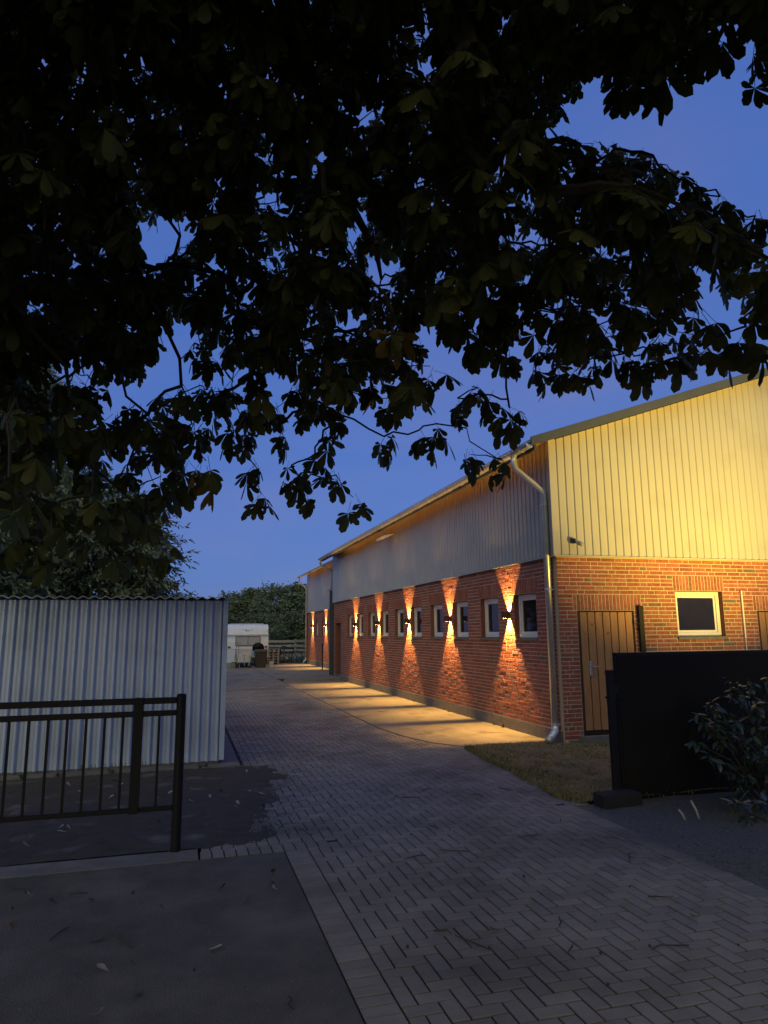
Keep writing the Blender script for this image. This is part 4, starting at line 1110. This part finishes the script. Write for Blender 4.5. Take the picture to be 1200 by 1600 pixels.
for i in clo:
    p = np.array(cl[i][0]); arr = np.array(NP); d = np.linalg.norm(arr-p,axis=1)
    dz = p[2]-arr[:,2]; d = d+np.where(dz > 0, .25*dz, 0)+.12*np.linalg.norm(arr-fk,axis=1)*0
    j = int(np.argmin(d)); cn[i] = len(NP); NP.append(p); parent_i.append(j)
desc = [0]*len(NP)
for k in range(len(NP)-1, nl-1, -1): desc[parent_i[k]] += desc[k]+1
b = MB()
for k in range(nl, len(NP)):
    a = NP[parent_i[k]]; e = NP[k]; L = np.linalg.norm(e-a)
    r1 = min(.03, .0032+.0022*math.sqrt(desc[k])); r0 = min(.034, .0036+.0022*math.sqrt(desc[k]+1))
    m1 = a*.66+e*.34+np.array([fr.uniform(-1,1),fr.uniform(-1,1),fr.uniform(-.2,1)])*L*.13
    m2 = a*.33+e*.67+np.array([fr.uniform(-1,1),fr.uniform(-1,1),fr.uniform(-.6,.6)])*L*.13
    if L > 1.05 and r0 < .012: continue
    b.tube([a,m1,m2,e], [r0,(r0*2+r1)/3,(r0+2*r1)/3,r1], 5 if r0 > .008 else 4)
stuff(b.build('twigs', BARK, chest))
lv = []; lf = []; off = 0; sv = []; sf = []; soff = 0; nleaf = 0
for i, (P, kind, idx) in enumerate(cl):
    nl_ = {'fringe': 4, 'mid': fr.randint(4,6), 'far': 4}[kind]
    a0 = fr.uniform(0,2*PI)
    for k in range(nl_):
        az = a0+k*(PI/2 if nl_ == 4 else 2*PI/nl_)+fr.uniform(-.35,.35)
        pit = fr.uniform(.4,1.3); s = fr.uniform(.58,.97) if kind != 'far' else fr.uniform(1.3,1.7)
        Rm = rotz(az) @ roty(pit) @ rotx(fr.uniform(-.4,.4))
        pos = np.array(P)+np.array([fr.uniform(-.03,.03), fr.uniform(-.03,.03), fr.uniform(-.07,.05)])
        if kind == 'fringe' and nleaf < 298:
            vi = fr.randrange(8); yel = idx in YEL and k < 3
            o = link('leaf', LMEY[vi % 3] if yel else LME[vi], chest, pos); nleaf += 1
            if yel: o['label'] = 'yellowed autumn leaf'
            o.rotation_euler = Matrix([list(r_) for r_ in Rm]).to_euler(); o.scale = (s,s,s)
        elif kind == 'far':
            v, f = LS[fr.randrange(4)]; sv.append(v @ (Rm*s).T+pos); sf.append(f+soff); soff += len(v)
        else:
            v, f = LV[fr.randrange(8)] if P.length < 5.6 else L3[fr.randrange(6)]; lv.append(v @ (Rm*s).T+pos); lf.append(f+off); off += len(v)
o_ = np.array([TX,TY,-.06])
stuff(link('foliage', np_mesh('foliage', np.concatenate(lv)-o_, np.concatenate(lf), CHLEAF), chest, o_))
stuff(link('upper_foliage', np_mesh('upper_foliage', np.concatenate(sv)-o_, np.concatenate(sf), CHLEAF), chest, o_))

# ------------------------------------------------------------------ laurel shrub by the gate
sh = thing('laurel_shrub', (5.35, 5.55, 0), 'glossy-leaved laurel shrub in front of the black gate', 'shrub')
def ll(L, w, curl):
    V = []; F = []; x = z = ang = 0; prof = [.05,.75,1,.7,.02]
    for i in range(5):
        q_ = w*prof[i]*.5; V += [(x,-q_,z+.2*q_),(x,0,z),(x,q_,z+.2*q_)]; ang += curl/4; x += L/4*math.cos(ang); z -= L/4*math.sin(ang)
    for i in range(4): F += [(3*i,3*i+3,3*i+4,3*i+1),(3*i+1,3*i+4,3*i+5,3*i+2)]
    return np.array(V), np.array(F)
LL = [ll(.11,.042,.5), ll(.095,.036,.9), ll(.12,.04,.2), ll(.085,.036,1.2)]
LLM = [np_mesh('leaf', v, f, LAUREL, True) for v, f in LL]
sr = random.Random(4); vv = []; ff = []; off = 0; cnt = 0
stems = MB(); shoots = []
for k in range(120):
    while True:
        p = Vector((sr.uniform(-1,1), sr.uniform(-1,1), sr.uniform(-1,1)))
        if .3 < p.length < 1: break
    c = Vector((5.42+p.x*.95, 5.45+p.y*.55, .66+p.z*.66))
    if c.z < .03: continue
    if c.y > GY-.14: continue
    shoots.append(c)
shoots += [pix(1075+18*k, 1265+sr.uniform(-8,25), 6.0) for k in range(4, 8)]
shoots.sort(key=lambda c: c.y)
for c in shoots:
    base = Vector((5.35+sr.uniform(-.15,.15), 5.6+sr.uniform(-.1,.1), 0)); mid = base.lerp(c, .5)+Vector((0,0,.12))
    stems.tube([base, mid, c], [.010,.007,.003], 5)
    for j in range(17):
        az = j*2.4+sr.uniform(-.4,.4); pit = sr.uniform(-.7,.8); s = sr.uniform(.75,1.2)
        Rm = rotz(az) @ roty(pit) @ rotx(sr.uniform(-.6,.6)); pos = np.array(c.lerp(mid, sr.uniform(0,.35)))
        vi = sr.randrange(4)
        if cnt < 300:
            o = link('leaf', LLM[vi], sh, pos); o.rotation_euler = Matrix([list(r_) for r_ in Rm]).to_euler(); o.scale = (s,s,s); cnt += 1
        else:
            v, f = LL[vi]; vv.append(v @ (Rm*s).T+pos); ff.append(f+off); off += len(v)
stems.build('stems', BARK, sh)
o_ = np.array([5.35,5.55,0]); stuff(link('foliage', np_mesh('foliage', np.concatenate(vv)-o_, np.concatenate(ff), LAUREL, True), sh, o_))
for k, (p, q_, lab) in enumerate(((Vector((4.36,5.42,.17)),Vector((4.40,5.38,.02)),'long pale broken stick under the laurel shrub'),(Vector((4.24,5.44,.10)),Vector((4.27,5.40,.02)),'short pale broken stick under the laurel shrub'))):
    o = MB().tube([p, p.lerp(q_,.5)+Vector((.006,0,.004)), Vector((q_.x,q_.y,.02))], [.010,.011,.008], 6).build('pale_stick', mk('pale_stick', (.42,.38,.32), (.33,.29,.24), 20, .8), smooth=True)
    tag(o, lab, 'stick')

# ------------------------------------------------------------------ fallen leaves, twigs and chestnuts
lr = random.Random(12)
def drop(kind, x, y, label, group, z=.004):
    az = lr.uniform(0,2*PI)
    if kind == 'twig':
        L = lr.uniform(.10,.24); pts = [(-L/2,0,.004),(-L/5,lr.uniform(-.02,.02),.009),(L/5,lr.uniform(-.02,.02),.006),(L/2,lr.uniform(-.03,.03),.004)]
        o = MB().tube(pts, [.004,.0045,.0035,.002], 5).build('fallen_twig', BARK, origin=(0,0,0)); cat = 'twig'
    elif kind == 'nut':
        b_ = MB(); n_ = 8; vs = [(0,0,0)]; R = lr.uniform(.006,.011)
        rings = []
        for i in range(1,5):
            t = PI*i/5
            for j in range(n_): vs.append((R*math.sin(t)*math.cos(2*PI*j/n_)*lr.uniform(.85,1.15), R*math.sin(t)*math.sin(2*PI*j/n_)*lr.uniform(.85,1.15), R-R*math.cos(t)))
        vs.append((0,0,2*R)); fs = [(0,1+(j+1)%n_,1+j) for j in range(n_)]
        for i in range(3):
            for j in range(n_): fs.append((1+i*n_+j,1+i*n_+(j+1)%n_,1+(i+1)*n_+(j+1)%n_,1+(i+1)*n_+j))
        fs += [(1+3*n_+j,1+3*n_+(j+1)%n_,len(vs)-1) for j in range(n_)]
        o = b_.add(vs, fs).build('chestnut_husk', BARK, origin=(0,0,0), smooth=True); cat = 'chestnut'
    else:
        L = lr.uniform(.05,.10); v, f = leaflet(L, L*.45, lr.uniform(-1.6,-.5), 5, -.5)
        v = v @ np.diag([1,1,.6]); v[:,2] -= v[:,2].min()
        o = link('fallen_leaf', np_mesh('fallen_leaf', v, f, PALELEAF if kind == 'pale' else DRY)); cat = 'leaf'
    o.location = (x, y, z); o.rotation_euler = (0,0,az)
    return tag(o, label, cat, group)
for k in range(34):
    x, y = lr.uniform(1.0,3.6), 2.9+lr.random()**1.3*5.0
    drop(lr.choice(['twig','twig','nut','dark']), x, y, '', None)['k'] = 0
for o in list(COL.objects):
    if 'k' in o.keys():
        del o['k']; nm = o.name.split('.')[0].replace('_', ' ')
        o['label'] = {'fallen twig':'thin dark twig lying on the herringbone paving','chestnut husk':'small dark chestnut husk on the herringbone paving','fallen leaf':'dark curled leaf lying on the herringbone paving'}[nm]; o['group'] = nm+'s on the paving'
for k in range(40):
    x, y = lr.uniform(-1.3,.75), 2.9+lr.random()*2.6; kind = lr.choice(['twig','nut','nut','dark','dark','pale'])
    lab = {'twig':('thin dark twig lying on the plain concrete pad','twigs on the pad'),'nut':('small dark chestnut husk on the plain concrete pad','husks on the pad'),'dark':('dark curled leaf on the plain concrete pad','dark leaves on the pad'),'pale':('pale dry leaf on the plain concrete pad','pale leaves on the pad')}[kind]
    drop(kind, x, y, *lab, z=0)
for k in range(34):
    x, y = lr.uniform(-1.2,1.1), lr.uniform(6.2,9.0)
    kind = lr.choice(['pale','pale','dark'])
    drop(kind, x, y, 'small pale dry leaf on the dark soil by the shed' if kind == 'pale' else 'dark dry leaf on the dark soil by the shed', 'pale leaves on the soil' if kind == 'pale' else 'dark leaves on the soil', z=.012)
# loose grit
def grit(name, n, xr, yr, z, smin, smax, mat, label):
    V = []; 
    for k in range(n):
        x, y = lr.uniform(*xr), lr.uniform(*yr); s = lr.uniform(smin,smax); a = lr.uniform(0,6.28)
        c, d = s*math.cos(a), s*math.sin(a)
        V += [(x+c,y+d,z),(x-d,y+c,z),(x-c,y-d,z),(x+d,y-c,z),(x+s*.1,y,z+s*.9)]
    V = np.array(V); F = np.concatenate([np.array([(0,1,4),(1,2,4),(2,3,4),(3,0,4)])+5*k for k in range(n)])
    tag(stuff(link(name, np_mesh(name, V, F, mat))), label, 'grit', kind='stuff')
grit('grit', 900, (-2.5,.78), (2.6,5.6), -.002, .002,.006, mk('grit_dark', (.10,.095,.09), (.2,.19,.18), 200, .9, rnd=.5), 'fine grit scattered over the plain concrete pad')
grit('gravel_stones', 2600, (3.72,6.5), (2.6,6.15), -.004, .004,.014, mk('grit_grey', (.15,.145,.14), (.09,.088,.085), 200, .9, rnd=.5), 'small grey stones of the gravel strip beside the paving')

V = []
for k in range(2600):                    # crumbs along the ragged edge of the soil
    y = lr.uniform(5.95,9.2); e = float(np.interp(y, [5.9,6.1,6.6,7.4,8.4,9.0,9.24],[.35,.62,.70,.95,1.15,1.0,.9]))
    x = e+lr.gauss(-.02,.16); q_ = lr.uniform(.003,.011); a = lr.uniform(0,6.28); c, d = q_*math.cos(a), q_*math.sin(a)
    if x > 1.6: x = e
    V += [(x+c,y+d,-.004),(x-d,y+c*.6,-.004),(x-c,y-d,-.004),(x+d*.7,y-c,-.004),(x,y,q_*.8)]
F = np.concatenate([np.array([(0,1,4),(1,2,4),(2,3,4),(3,0,4)])+5*k for k in range(2600)])
tag(stuff(link('soil_crumbs', np_mesh('soil_crumbs', np.array(V), F, SOIL))), 'dark soil crumbs strewn over the edge of the paving', 'soil', kind='stuff')

# weeds along the wall foot and the shed base
WEED = leaf_mat('weed_leaf', (.07,.10,.03), (.13,.15,.05), .25)
def weed(x, y, z, n, h, label, grp):
    V = []
    for k in range(n):
        a = lr.uniform(0,2*PI); hh = h*lr.uniform(.5,1); l = hh*lr.uniform(.3,.9); w = lr.uniform(.004,.009); d = (math.cos(a), math.sin(a)); q = (-d[1]*w, d[0]*w)
        px, py = x+lr.gauss(0,.012), y+lr.gauss(0,.02)
        V += [(px-q[0]*.4,py-q[1]*.4,z),(px+q[0]*.4,py+q[1]*.4,z),(px+d[0]*l*.5+q[0],py+d[1]*l*.5+q[1],z+hh*.7),(px+d[0]*l,py+d[1]*l,z+hh*.85)]
        V += [(px-q[0]*.4,py-q[1]*.4,z),(px+d[0]*l*.5-q[0],py+d[1]*l*.5-q[1],z+hh*.7),(px+d[0]*l,py+d[1]*l,z+hh*.85),(px+d[0]*l*.5+q[0]*.2,py+d[1]*l*.5+q[1]*.2,z+hh*.72)]
    V = np.array(V)-np.array([x,y,z])
    tag(link('weed_tuft', np_mesh('weed_tuft', V, np.arange(len(V)).reshape(-1,4), WEED), None, (x,y,z)), label, 'weed', grp)
for (y, h) in ((11.35,.10),(11.7,.05),(13.9,.05),(16.2,.06)): weed(CX-.03, y, .015, 14, h, 'small green weed at the foot of the lamplit brick wall', 'weeds along the brick wall')
for k in range(7): weed(lr.uniform(-2.2,.5), 9.24+lr.uniform(-.03,.02), .01, 12, lr.uniform(.04,.11), 'small green weed at the foot of the corrugated shed', 'weeds along the shed')
b = MB()
for z in (.35, 1.2, 1.95):
    x = SX1-.04-.117*.36
    while x > -2.6:
        b.box(x-.005, x+.005, SY-.006, SY+.002, z, z+.010); x -= .117*2
stuff(b.build('sheet_screws', FIBRE, shed))
